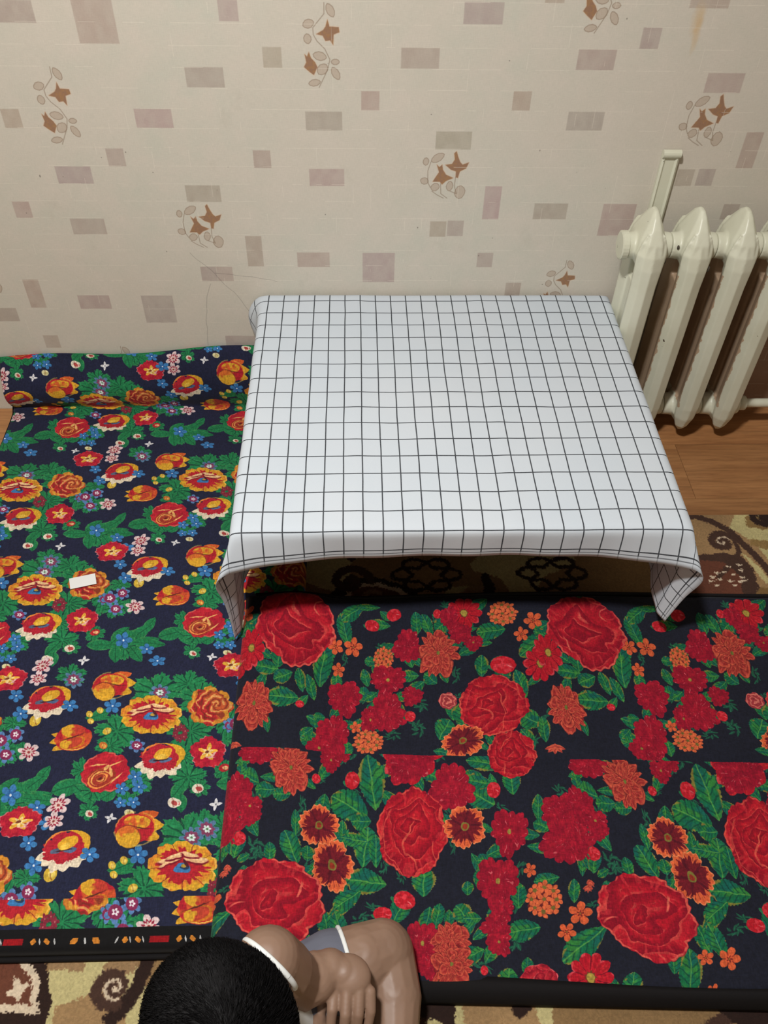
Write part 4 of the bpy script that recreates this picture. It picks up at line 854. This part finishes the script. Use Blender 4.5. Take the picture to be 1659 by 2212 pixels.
Xw = XX.copy(); Xw += .006*np.sin(SS*7)*((XX < x0+.05))
# edge bands going down to the floor at left and right
def side(P, sgn, nb=5):
    out = []
    for k in range(1, nb+1):
        t = k/nb; Q = P.copy(); Q[:, 0] += sgn*.012*math.sin(t*math.pi*.5)*(1-.25*t); inwall = (SS[:, 0] > 1.29)
        Q[:, 2] = np.where(inwall, P[:, 2]-.004*t, P[:, 2]*(1-t)+.0095*t); Q[:, 1] = np.where(inwall, P[:, 1]*(1-t)+(-.002)*t, P[:, 1]); out.append(Q)
    return out
PT = np.stack([Xw, Y, Z], -1)
Lb = side(PT[:, 0], -1)[::-1]; Rb = side(PT[:, -1], 1)
PT = np.concatenate([np.stack(Lb, 1), PT, np.stack(Rb, 1)], 1)
sv_ = (yf-.045)+SS[:, :1]+0*PT[..., 0]; U_, V_ = P1.uv(PT[..., 0], sv_)
mat1 = grid_mesh('quilted_mat', PT, np.stack([U_, V_], -1), M_NAVY)
tag(mat1, 'navy quilted floor mat with multicoloured flowers, far end curled up the wall', 'mat')
def piping(name, pts, r_, parent):
    bm = bmesh.new(); tube(bm, pts, r_, 8); return from_bm(name, bm, M_BLACK, parent, True)
piping('piping', [(x, yf-.004, .014) for x in np.linspace(x0, x1, 60)], .0048, mat1)
piping('piping', [tuple(PT[i, 3]) for i in range(4, PT.shape[0]-8)], .0035, mat1)

# rose mat: lies on the carpet, its left margin on the navy mat
ax0, ax1 = -.234, 1.45
def m2_line(x): # front edge and back edge
    return -1.418-.042*(x-.07), -.668+.006*np.sin(x*5)
nx, ny = 220, 110
u = np.linspace(0, 1, nx); v = np.linspace(0, 1, ny)
V2, U2 = np.meshgrid(v, u, indexing='ij'); X = ax0+(ax1-ax0)*U2; fr, bk = m2_line(X); Yc = fr+(bk-fr)*V2
onnavy = 1-sstep(-.135, -.02, X); navy_in = sstep(-1.40, -1.33, Yc)
base_z = .0095+.037*onnavy*navy_in
d = np.minimum(np.minimum(X-ax0, ax1-X), np.minimum(Yc-fr, bk-Yc)); edge = np.sqrt(np.clip(1-(1-np.clip(d/.022, 0, 1))**2, 0, 1))
thick = .010+.028*edge
thick *= 1-.55*onnavy
Z2 = base_z+thick+.004*(vn(X*8, Yc*8, 11)-.5)*edge+.0025*(vn(X*26, Yc*26, 12)-.5)*edge
Z2 += .022*np.exp(-((X+.13)/.09)**2-((Yc+.70)/.05)**2)*edge
Z2 -= .0035*np.exp(-((Yc+1.035+.04*(X-.2))/.004)**2)*edge
Z2 += .004*np.exp(-((Yc-fr-.035)/.02)**2)*np.sin(X*16)*edge
PT = np.stack([X, Yc, Z2], -1)
def ring(PTa, ax, first, off):
    sl = [slice(None)]*3; sl[ax] = slice(0, 1) if first else slice(-1, None); Q = PTa[tuple(sl)].copy(); Q[..., 1-ax if False else (1 if ax == 0 else 0)] += off
    zb = .0095+.036*(1-sstep(-.135, -.10, Q[..., 0]))*sstep(-1.36, -1.33, Q[..., 1]); Q[..., 2] = zb+.001; return np.concatenate([Q, PTa] if first else [PTa, Q], ax)
PT = ring(PT, 0, True, -.002); PT = ring(PT, 0, False, .002); PT = ring(PT, 1, True, -.002); PT = ring(PT, 1, False, .002)
U_, V_ = P2.uv(PT[..., 0], PT[..., 1]); mat2 = grid_mesh('quilted_mat', PT, np.stack([U_, V_], -1), M_ROSE)
tag(mat2, 'dark quilted floor mat with big red roses lying in front of the low table', 'mat')
def band(name, xs, side_, wd, parent):
    """flat black binding along an edge: a strip following the mat top and wrapping down its side"""
    prof = []
    for x in xs:
        fr_, bk_ = m2_line(x); e = fr_ if side_ < 0 else bk_; bz = .0095+.037*float(1-sstep(-.135, -.02, np.array(x)))*(1 if side_ > 0 else 0)
        th = .038*(1-.55*float(1-sstep(-.135, -.02, np.array(x))))
        hz = bz+th
        if side_ > 0: hz += .022*math.exp(-((x+.13)/.09)**2)*.4
        w2 = wd*(1+.25*math.sin(x*7+1))
        prof.append([(x, e-side_*w2, hz+.0015), (x, e-side_*w2*.5, hz+.003), (x, e-side_*.002, hz-.004), (x, e+side_*.006, bz+(hz-bz)*.45), (x, e+side_*.005, bz+.0005), (x, e-side_*.004, bz+.0005), (x, e-side_*w2*.5, hz-.012)])
    bm = bmesh.new(); loft(bm, prof); return from_bm(name, bm, M_BLACK, parent, True)
band('binding', np.linspace(ax0+.01, ax1, 90), -1, .022, mat2)
band('binding', np.linspace(ax0+.02, ax1, 90), 1, .010, mat2)

# white card tag on the navy mat
bm = bmesh.new(); zt = .0095+TH+.0035
q = [(-.6165, -.6165), (-.564, -.6035), (-.556, -.630), (-.6075, -.6445)]
vs = [bm.verts.new((x, y, zt+.0012*math.sin(i_*2))) for i_, (x, y) in enumerate(q)]; f = bm.faces.new(vs[::-1]); r = bmesh.ops.extrude_face_region(bm, geom=[f])
for v_ in [g for g in r['geom'] if isinstance(g, bmesh.types.BMVert)]: v_.co.z += .0006
tg = from_bm('price_tag', bm, M_TAG); tag(tg, 'small blank white paper tag lying on the navy flowered mat', 'tag')

# ---------------------------------------------------------------- low table
TX0, TX1, TY0, TY1, TZ = -.226, .601, -.761, -.008, .3525
tb = empty('low_table', ((TX0+TX1)/2, (TY0+TY1)/2, 0)); tag(tb, 'low wooden floor table under a white checked cloth against the wall', 'table')
bm = bmesh.new(); box(bm, TX0+.004, TY0+.004, TZ-.022, TX1-.004, TY1-.004, TZ-.0015, .004); from_bm('tabletop', bm, M_TABLE, tb)
lx0, lx1, ly0, ly1 = TX0+.10, TX1-.10, -.50, TY1-.10
bm = bmesh.new()
for a in ((lx0, ly0-.01, lx1, ly0+.01), (lx0, ly1-.01, lx1, ly1+.01), (lx0-.01, ly0, lx0+.01, ly1), (lx1-.01, ly0, lx1+.01, ly1)): box(bm, a[0], a[1], TZ-.072, a[2], a[3], TZ-.022)
from_bm('apron', bm, M_TABLE, tb)
for lx_ in (lx0, lx1):
    for ly_ in (ly0, ly1):
        zb = .0 if (ly_ > -.41) else .009
        if lx_ < -.1: zb = .046
        bm = bmesh.new(); hs = [(.016, zb), (.019, zb+.08), (.023, TZ-.022)]
        loft(bm, [[(lx_-h_, ly_-h_, z), (lx_+h_, ly_-h_, z), (lx_+h_, ly_+h_, z), (lx_-h_, ly_+h_, z)] for h_, z in hs]); from_bm('leg', bm, M_TABLE, tb)

# ---------------------------------------------------------------- tablecloth
CS, CR_ = .0358, .0480     # printed check: column and row pitch
EL, ER, DF, DB = .287, .243, .0655, .055
L0 = np.radians(np.linspace(0, 90, 181))
kp = np.array([(0, 0, .52), (18, .12, .56), (36, .27, .55), (46, .34, .49), (56, .31, .36), (66, .17, .18), (77, .07, .07), (90, .03, .02)])
c0 = -np.stack([np.interp(np.degrees(L0), kp[:, 0], kp[:, 1]), np.interp(np.degrees(L0), kp[:, 0], kp[:, 2])], 1)
for _ in range(60): c0[1:-1] = .25*c0[:-2]+.5*c0[1:-1]+.25*c0[2:]
xsg = np.concatenate([np.arange(TX0-EL, TX1+ER, .0072), [TX1+ER]]); ysg = np.concatenate([np.arange(TY0-DF, TY1+DB, .0072), [TY1+DB]])
Yg, Xg = np.meshgrid(ysg, xsg, indexing='ij')
eL = np.clip(TX0-Xg, 0, None); eR = np.clip(Xg-TX1, 0, None); dF = np.clip(TY0-Yg, 0, None); dB = np.clip(Yg-TY1, 0, None)
e_ = eL+eR; sg = np.where(eL > 0, -1.0, 1.0)
PX = np.clip(Xg, TX0, TX1); PY = np.clip(Yg, TY0, TY1); PZ = np.full_like(PX, TZ)
ridge = .0016*np.exp(-((Xg-.0)/.007)**2)+.0014*np.exp(-((Xg-.285)/.008)**2)+.001*np.exp(-((Yg+.39)/.008)**2)
top_n = (e_ == 0) & (dF == 0) & (dB == 0)
PZ = PZ+np.where(top_n, .0008+ridge+.0016*vn(Xg*11, Yg*9, 21), .0008)
rho = np.hypot(e_, dF); phi = np.arctan2(e_, dF)          # 0: front, 90 deg: side
ix = np.interp(phi, L0, c0[:, 0]); iy = np.interp(phi, L0, c0[:, 1]); mm = np.hypot(ix, iy)+1e-9
corner = (e_ > 0) & (dF > 0)
sn = np.where(mm > 1e-6, np.sin(mm)/mm, 1)
PX = np.where(corner, PX-sg*rho*ix*sn, PX); PY = np.where(corner, PY+rho*iy*sn, PY); PZ = np.where(corner, PZ-rho*np.cos(mm), PZ)
fo = (dF > 0) & (e_ == 0); tl = .52*(np.exp(-((Xg-TX0)/.095))+np.exp(-((TX1-Xg)/.095))); PZ = np.where(fo, PZ-dF*np.cos(tl), PZ); PY = np.where(fo, PY-dF*np.sin(tl), PY)
PY = np.where(fo, PY-.0015*np.sin(Xg*40)*dF/.065, PY)
si = (e_ > 0) & (dF == 0)
PX = PX-.30*np.where((eR > 0) & (dB == 0), eR*eR*np.exp(-(Yg-TY0).clip(0)/.15), 0); bul = .034*np.exp(-((Yg-TY1)/.05)**2)*np.sin(np.clip(e_/.12, 0, 1)*math.pi)*(sg < 0)
fold_ = .010*np.sin((Yg+.1)*34+e_*6)*np.clip(e_/.2, 0, 1)*np.clip((Yg-TY0)/.12, 0, 1)
PX = np.where(si, PX+sg*(bul+fold_+.003+.03*e_*np.exp(-(Yg-TY0)/.12)), PX); PZ = np.where(si & (dB == 0), PZ-e_*.995, PZ); PZ = np.where(si & (dB > 0), PZ-np.maximum(e_, dB), PZ)
ba = (dB > 0) & (e_ == 0); PZ = np.where(ba, PZ-dB, PZ); PY = np.where(dB > 0, TY1+.0035, PY)
PZ = PZ-.26*dF*np.where(corner, np.exp(-e_/.06), np.exp(-np.clip(np.minimum(Xg-TX0, TX1-Xg), 0, None)/.08))
PT = np.stack([PX, PY, PZ], -1)
for _ in range(3):
    Q = PT.copy(); Q[1:-1] = .25*PT[:-2]+.5*PT[1:-1]+.25*PT[2:]; PT = Q.copy(); Q[:, 1:-1] = .25*PT[:, :-2]+.5*PT[:, 1:-1]+.25*PT[:, 2:]; PT = Q
UVc = np.stack([(Xg+.2067)/CS+40, -(Yg+.04)/CR_], -1); UVc[..., 1] = np.where(dB > 0, UVc[..., 1], UVc[..., 1])
tc = grid_mesh('tablecloth', PT, UVc, M_CHECK); tag(tc, 'white tablecloth with thin black checks draped over the low table', 'tablecloth')
so = tc.modifiers.new('thickness', 'SOLIDIFY'); so.thickness = .0009; so.offset = 1

# ---------------------------------------------------------------- radiator
ra = empty('radiator', (.78, -.095, 0)); tag(ra, 'cream painted cast iron radiator with four chipped sections by the low table', 'radiator')
YC = -.095
def section_mesh():
    bm = bmesh.new()
    def col(sgn):
        yo = YC-sgn*.070; yi = YC-sgn*.018; ym = YC-sgn*.047
        prof = [(.037, .003, .030), (.055, .016, .012), (.085, .026, .003), (.12, .0275, 0), (.30, .0285, 0), (.46, .0285, 0), (.505, .031, 0), (.535, .033, .004), (.56, .027, .014), (.580, .018, .028)]
        secs = []
        for z, hw, sh in prof:
            o_ = yo+sgn*sh; k = min(1, hw/.026)
            secs.append([(-hw*.62, o_+sgn*.006*k, z), (0, o_-sgn*.001, z), (hw*.78, o_+sgn*.009*k, z), (hw, ym, z), (hw*.7, yi, z), (-hw*.7, yi, z), (-hw, ym, z)])
        loft(bm, secs if sgn > 0 else [s[::-1] for s in secs])
    col(1); col(-1)
    # crest joining both columns over the hub
    cr = [(.50, .024, .03), (.53, .033, .062), (.56, .028, .056), (.585, .018, .042), (.605, .010, .026), (.616, .0045, .010)]
    loft(bm, [[(-w_, YC-h_*.6, z), (-w_*.55, YC-h_, z), (w_*.55, YC-h_, z), (w_, YC-h_*.6, z), (w_, YC+h_*.6, z), (w_*.55, YC+h_, z), (-w_*.55, YC+h_, z), (-w_, YC+h_*.6, z)] for z, w_, h_ in cr])
    cr = [(.045, .004, .01), (.06, .018, .04), (.085, .027, .058), (.12, .024, .04)]
    loft(bm, [[(-w_, YC-h_*.6, z), (-w_*.55, YC-h_, z), (w_*.55, YC-h_, z), (w_, YC-h_*.6, z), (w_, YC+h_*.6, z), (w_*.55, YC+h_, z), (-w_*.55, YC+h_, z), (-w_, YC+h_*.6, z)] for z, w_, h_ in cr])
    box(bm, -.016, YC-.03, .10, .016, YC+.03, .452)            # web between the columns
    for z in (.532, .088):
        tube(bm, [(-.0490, YC, z), (-.030, YC, z), (0, YC, z), (.030, YC, z), (.0490, YC, z)], [.0275, .0285, .034, .0285, .0275], 24)
    bmesh.ops.recalc_face_normals(bm, faces=bm.faces)
    me = bpy.data.meshes.new('section'); bm.to_mesh(me); bm.free(); return me
sm = section_mesh()
for k in range(4):
    if k == 1: sm = sm.copy(); sm.materials.clear()
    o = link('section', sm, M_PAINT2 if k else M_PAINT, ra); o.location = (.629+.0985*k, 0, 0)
    o.matrix_parent_inverse = Matrix.Translation(-ra.location)
    md = o.modifiers.new('remesh', 'REMESH'); md.mode = 'VOXEL'; md.voxel_size = .0024; md.use_smooth_shade = True
    s_ = o.modifiers.new('smooth', 'SMOOTH'); s_.factor = .5; s_.iterations = 6
bm = bmesh.new(); tube(bm, [(.570, YC, .532), (.572, YC, .532), (.584, YC, .532)], [.027, .031, .031], 24); from_bm('plug', bm, M_PAINT, ra)
bm = bmesh.new(); tube(bm, [(.566, YC, .088), (.568, YC, .088), (.582, YC, .088)], [.024, .028, .028], 8); from_bm('plug', bm, M_PAINT, ra)
xr = .629+.0985*3+.049
bm = bmesh.new(); tube(bm, [(xr, YC, .088), (xr+.02, YC, .088), (xr+.022, YC, .088), (xr+.05, YC, .088), (xr+.08, YC, .088), (xr+.12, YC, .088), (XR_-.001, YC, .088)], [.019, .019, .0115, .0115, .0115, .0115, .0115], 14)
from_bm('return_pipe', bm, M_PAINT, ra, True)
bm = bmesh.new(); tube(bm, [(xr, YC, .532), (xr+.02, YC, .532), (xr+.022, YC, .532), (xr+.06, YC, .53), (xr+.12, YC+.04, .53), (XR_-.001, YC+.04, .53)], [.019, .019, .0115, .0115, .0115, .0115], 14)
from_bm('supply_pipe', bm, M_PAINT, ra, True)
# flat hanger bar on the wall above the first section
bm = bmesh.new()
hx0, hx1, hz1 = .646, .682, .697
loft(bm, [[(hx0, -.0005, z), (hx0, -.009, z), (hx0+.004, -.012, z), (hx0+.008, -.009, z), (hx1-.008, -.009, z), (hx1-.004, -.013, z), (hx1, -.010, z), (hx1, -.0005, z)] for z in (.45, .55, .64, .688)])
tube(bm, [(hx0-.001, -.009, hz1-.004), (hx1+.001, -.009, hz1-.004)], .0085, 12)
from_bm('hanger_bar', bm, M_PAINT, ra)
bm = bmesh.new(); tube(bm, [(.673, -.03, .532), (.673, -.0005, .532)], .008, 10); from_bm('hanger_pin', bm, M_PAINT, ra)
# chipped spots of paint
for (x, y, z, s_) in ((.629+.031, YC-.045, .52, .007), (.629+.06, YC-.028, .542, .005), (.7275+.030, YC-.05, .505, .008), (.826+.031, YC-.046, .517, .006)):
    bm = bmesh.new(); bmesh.ops.create_icosphere(bm, subdivisions=2, radius=s_)
    for v_ in bm.verts: v_.co = Vector((v_.co.x*.5+x, v_.co.y*.8+y, v_.co.z*(.8+.4*random.random())+z))
    o = from_bm('bare_spot', bm, M_CHIP, ra, True)

# ---------------------------------------------------------------- child
kid = empty('person', (-.13, -1.43, 0)); tag(kid, 'small child with short black hair sitting bowed on the rose mat', 'person')
def ball(bm, c, r_, s=(1, 1, 1), rot=None):
    q = bmesh.ops.create_uvsphere(bm, u_segments=20, v_segments=14, radius=1.0)
    for v_ in q['verts']:
        p_ = Vector((v_.co.x*r_*s[0], v_.co.y*r_*s[1], v_.co.z*r_*s[2]))
        if rot: p_ = rot @ p_
        v_.co = p_+Vector(c)
def limb(bm, pts, rs):
    for i_ in range(len(pts)-1):
        a, c = Vector(pts[i_]), Vector(pts[i_+1]); n_ = max(2, int((a-c).length/.006))
        if i_ == 0: ball(bm, a, rs[0])
        ball(bm, c, rs[i_+1]); tube(bm, [a.lerp(c, k/n_) for k in range(n_+1)], [rs[i_]+(rs[i_+1]-rs[i_])*k/n_ for k in range(n_+1)], 16)
def remesh(name, bm, vox, mat, parent, sm_=4, fac=.5):
    me = bpy.data.meshes.new(name+'_tmp'); bm.to_mesh(me); bm.free(); o = bpy.data.objects.new(name+'_tmp', me); COL.objects.link(o)
    md = o.modifiers.new('r', 'REMESH'); md.mode = 'VOXEL'; md.voxel_size = vox; s_ = o.modifiers.new('s', 'SMOOTH'); s_.factor = fac; s_.iterations = sm_
    dg = bpy.context.evaluated_depsgraph_get(); dg.update(); me2 = bpy.data.meshes.new_from_object(o.evaluated_get(dg)); me2.name = name
    bpy.data.objects.remove(o); bpy.data.meshes.remove(me); return link(name, me2, mat, parent, True)
HC = Vector((-.1495, -1.5335, .445)); FD = Vector((.50, -.40, -.77)).normalized(); HU = Vector((.42, -.42, .8)); HU = (HU-FD*HU.dot(FD)).normalized(); HS = FD.cross(HU)
HR = Matrix((HS, FD, HU)).transposed()      # x: side, y: face direction, z: crown
def hp(x, y, z): return HC+HR @ Vector((x, y, z))
shL, shR = Vector((-.1185, -1.4330, .295)), Vector((-.215, -1.555, .295))
bm = bmesh.new()
# torso, neck, head
limb(bm, [(-.125, -1.480, .112), (-.14, -1.485, .17), (-.160, -1.500, .245), (-.166, -1.505, .305)], [.066, .064, .062, .048])
limb(bm, [shL, (-.150, -1.475, .298), (-.172, -1.505, .305), shR], [.042, .040, .045, .036])
limb(bm, [(-.166, -1.505, .32), tuple(hp(0, -.03, -.05))], [.032, .034])
ball(bm, HC, 1, (.064, .076, .070), HR); ball(bm, hp(0, .022, -.032), 1, (.052, .052, .048), HR)
ball(bm, hp(.030, .045, -.038), .021); ball(bm, hp(-.030, .045, -.038), .021); ball(bm, hp(0, .077, -.022), 1, (.008, .009, .008), HR); ball(bm, hp(0, .057, -.068), .015)
for s_ in (-1, 1): ball(bm, hp(s_*.066, -.002, -.018), 1, (.006, .013, .018), HR)
# left arm, bent, hand hanging over the lap
elL = Vector((-.088, -1.434, .190)); wrL = Vector((-.0445, -1.4165, .183))
limb(bm, [shL, (-.104, -1.434, .25), elL], [.042, .041, .037]); limb(bm, [elL, (-.066, -1.427, .186), wrL], [.037, .034, .0275])
ball(bm, (-.0185, -1.4235, .184), 1, (.032, .027, .019), Matrix.Rotation(-.35, 3, 'Z')); limb(bm, [wrL, (-.025, -1.422, .184)], [.0265, .022])
kn = [(-.0375, -1.4368, .184), (-.0209, -1.4428, .187), (-.0042, -1.4449, .185), (.0105, -1.4440, .178)]
tip = [((-.0405, -1.4636, .178), (-.0425, -1.4786, .162), (-.0415, -1.4813, .144)), ((-.0226, -1.4705, .179), (-.0250, -1.4855, .162), (-.0255, -1.4880, .142)),
       ((-.0055, -1.4698, .176), (-.0080, -1.4830, .160), (-.0097, -1.4850, .142)), ((.0110, -1.4645, .168), (.0075, -1.4770, .155), (.0030, -1.4790, .141))]
for k_, t_ in zip(kn, tip): limb(bm, [Vector((-.018, -1.424, .182)).lerp(Vector(k_), .35), k_, *t_], [.010, .0084, .0078, .0070, .0060])
limb(bm, [(-.036, -1.428, .174), (-.0525, -1.4449, .164), (-.0580, -1.4583, .153), (-.0577, -1.4690, .143)], [.013, .0105, .0088, .0072])
# right arm under the head
elR = Vector((-.150, -1.600, .19)); wrR = Vector((-.073, -1.492, .150))
limb(bm, [shR, (-.197, -1.585, .24), elR], [.036, .034, .029]); limb(bm, [elR, (-.105, -1.555, .17), wrR], [.031, .030, .024]); limb(bm, [wrR, (-.069, -1.470, .142)], [.024, .021])
for k_ in range(4):
    o_ = Vector((-.010+.009*k_, .010-.011*k_, 0)); b0 = Vector((-.064, -1.455, .134))+o_
    limb(bm, [(-.070, -1.474, .138), b0, b0+Vector((.014, .010, -.006)), b0+Vector((.02, .012, -.016))], [.009, .0078, .0068, .0058])
limb(bm, [(-.082, -1.480, .140), (-.086, -1.460, .136), (-.080, -1.448, .128)], [.011, .009, .007])
# legs: left thigh and folded shin, right leg crossed in front
limb(bm, [(-.115, -1.455, .108), (-.055, -1.404, .106), (.000, -1.385, .103), (.030, -1.373, .096)], [.060, .056, .051, .0475])
limb(bm, [(.034, -1.374, .092), (.046, -1.43, .086), (.044, -1.49, .081), (.030, -1.545, .070)], [.0445, .041, .034, .025])
limb(bm, [(.030, -1.545, .072), (.012, -1.585, .068), (-.015, -1.615, .066)], [.025, .020, .015])
limb(bm, [(-.14, -1.50, .105), (-.155, -1.55, .106), (-.14, -1.585, .103)], [.060, .050, .042]); limb(bm, [(-.14, -1.585, .100), (-.08, -1.590, .086), (-.035, -1.582, .074)], [.040, .034, .024])
limb(bm, [(-.035, -1.582, .076), (.0, -1.585, .066), (.025, -1.610, .058)], [.024, .018, .014])
for k_ in range(5): ball(bm, (.018+.006*k_-.01, -1.622+.005*k_, .056), .006)
remesh('body', bm, .0019, M_SKIN, kid, 3)
# face
for s_ in (-1, 1):
    bm = bmesh.new(); ball(bm, hp(s_*.025, .069, -.008), 1, (.011, .004, .004), HR); from_bm('eye', bm, M_EYE, kid, True)
    bm = bmesh.new(); ball(bm, hp(s_*.025, .071, .010), 1, (.013, .003, .0025), HR); from_bm('eyebrow', bm, M_HAIR, kid, True)
bm = bmesh.new(); ball(bm, hp(0, .072, -.048), 1, (.014, .004, .005), HR); from_bm('mouth', bm, M_LIP, kid, True)
# sleeveless white top and grey shorts
bm = bmesh.new()
limb(bm, [(-.125, -1.480, .125), (-.14, -1.485, .17), (-.160, -1.500, .245), (-.166, -1.505, .296)], [.071, .069, .067, .051]); limb(bm, [(-.134, -1.455, .297), (-.190, -1.53, .298)], [.0435, .042])
remesh('undershirt', bm, .004, M_WHITE, kid, 4)
bm = bmesh.new(); limb(bm, [(-.125, -1.478, .115), (-.09, -1.432, .110), (-.044, -1.400, .1055)], [.073, .064, .0585]); limb(bm, [(-.14, -1.50, .110), (-.153, -1.54, .108)], [.072, .060])
geo = bm.verts[:]+bm.edges[:]+bm.faces[:]
remesh('shorts', bm, .0035, M_GREY, kid, 3)
def hemring(c, ax, r_, t=.0035):
    ax = Vector(ax).normalized(); a = ax.orthogonal().normalized(); b_ = ax.cross(a); bm = bmesh.new()
    tube(bm, [Vector(c)+(a*math.cos(k*math.pi/18)+b_*math.sin(k*math.pi/18))*r_ for k in range(37)], t, 8, False); return bm
from_bm('hem', hemring((-.0215, -1.3925, .104), (1, .30, -.03), .0538, .0034), M_WHITE, kid, True)
from_bm('armhole_trim', hemring((-.1165, -1.4365, .2950), (.62, .78, .02), .0424, .0036), M_WHITE, kid, True)
# hair: a cap over crown and back of the head plus short strands
def hair_r(d):   # d: unit direction in head space -> covered?
    return d.z > -.06+1.0*max(0, d.y)**1.5 or (d.y < .15 and d.z > -.55)
bm = bmesh.new(); q = bmesh.ops.create_icosphere(bm, subdivisions=5, radius=1.0)
dele = []
for v_ in bm.verts:
    d_ = v_.co.copy(); cov = hair_r(d_); v_.tag = cov
    n_ = float(vn(np.array(d_.x*9+5), np.array(d_.y*9+d_.z*7), 2))
    k_ = 1.0 if cov else .93
    v_.co = hp(d_.x*(.0725+.003*n_)*k_, d_.y*(.0855+.003*n_)*k_, d_.z*(.080+.003*n_)*k_)
for f in list(bm.faces):
    if not any(v_.tag for v_ in f.verts): dele.append(f)
bmesh.ops.delete(bm, geom=dele, context='FACES'); from_bm('hair', bm, M_HAIR, kid, True)
ns = 26000; vs_ = []; fs_ = []
dd = rng.normal(size=(ns*2, 3)); dd /= np.linalg.norm(dd, axis=1)[:, None]; cnt = 0
HRn = np.array(HR); HCn = np.array(HC); whorl = np.array([.1, -.45, .88]); whorl /= np.linalg.norm(whorl)
for d_ in dd:
    if cnt >= ns: break
    if not (d_[2] > -.02+1.0*max(0, d_[1])**1.5 or (d_[1] < .15 and d_[2] > -.52)): continue
    p_ = d_*np.array([.0735, .0865, .081]); t_ = d_-whorl; t_ -= d_*t_.dot(d_); t_ /= (np.linalg.norm(t_)+1e-6); sw = np.cross(d_, t_)
    dr = t_*.85+d_*(.28+.25*rng.rand())+sw*(.35+.5*rng.randn()*.5); dr /= np.linalg.norm(dr); ln_ = .009+.006*rng.rand(); s1 = np.cross(dr, d_); s1 /= np.linalg.norm(s1)+1e-9
    b0 = len(vs_)
    for q_ in (p_-s1*.00035, p_+s1*.00035, p_+dr*ln_*.6-s1*.0002-d_*0, p_+dr*ln_-d_*.002): vs_.append(tuple(HRn @ q_+HCn))
    fs_ += [(b0, b0+1, b0+2), (b0+1, b0+3, b0+2)]; cnt += 1
me = bpy.data.meshes.new('hair_strands'); me.from_pydata(vs_, [], fs_); o = link('hair_strands', me, M_HAIR, kid); tag(o, kind='stuff')
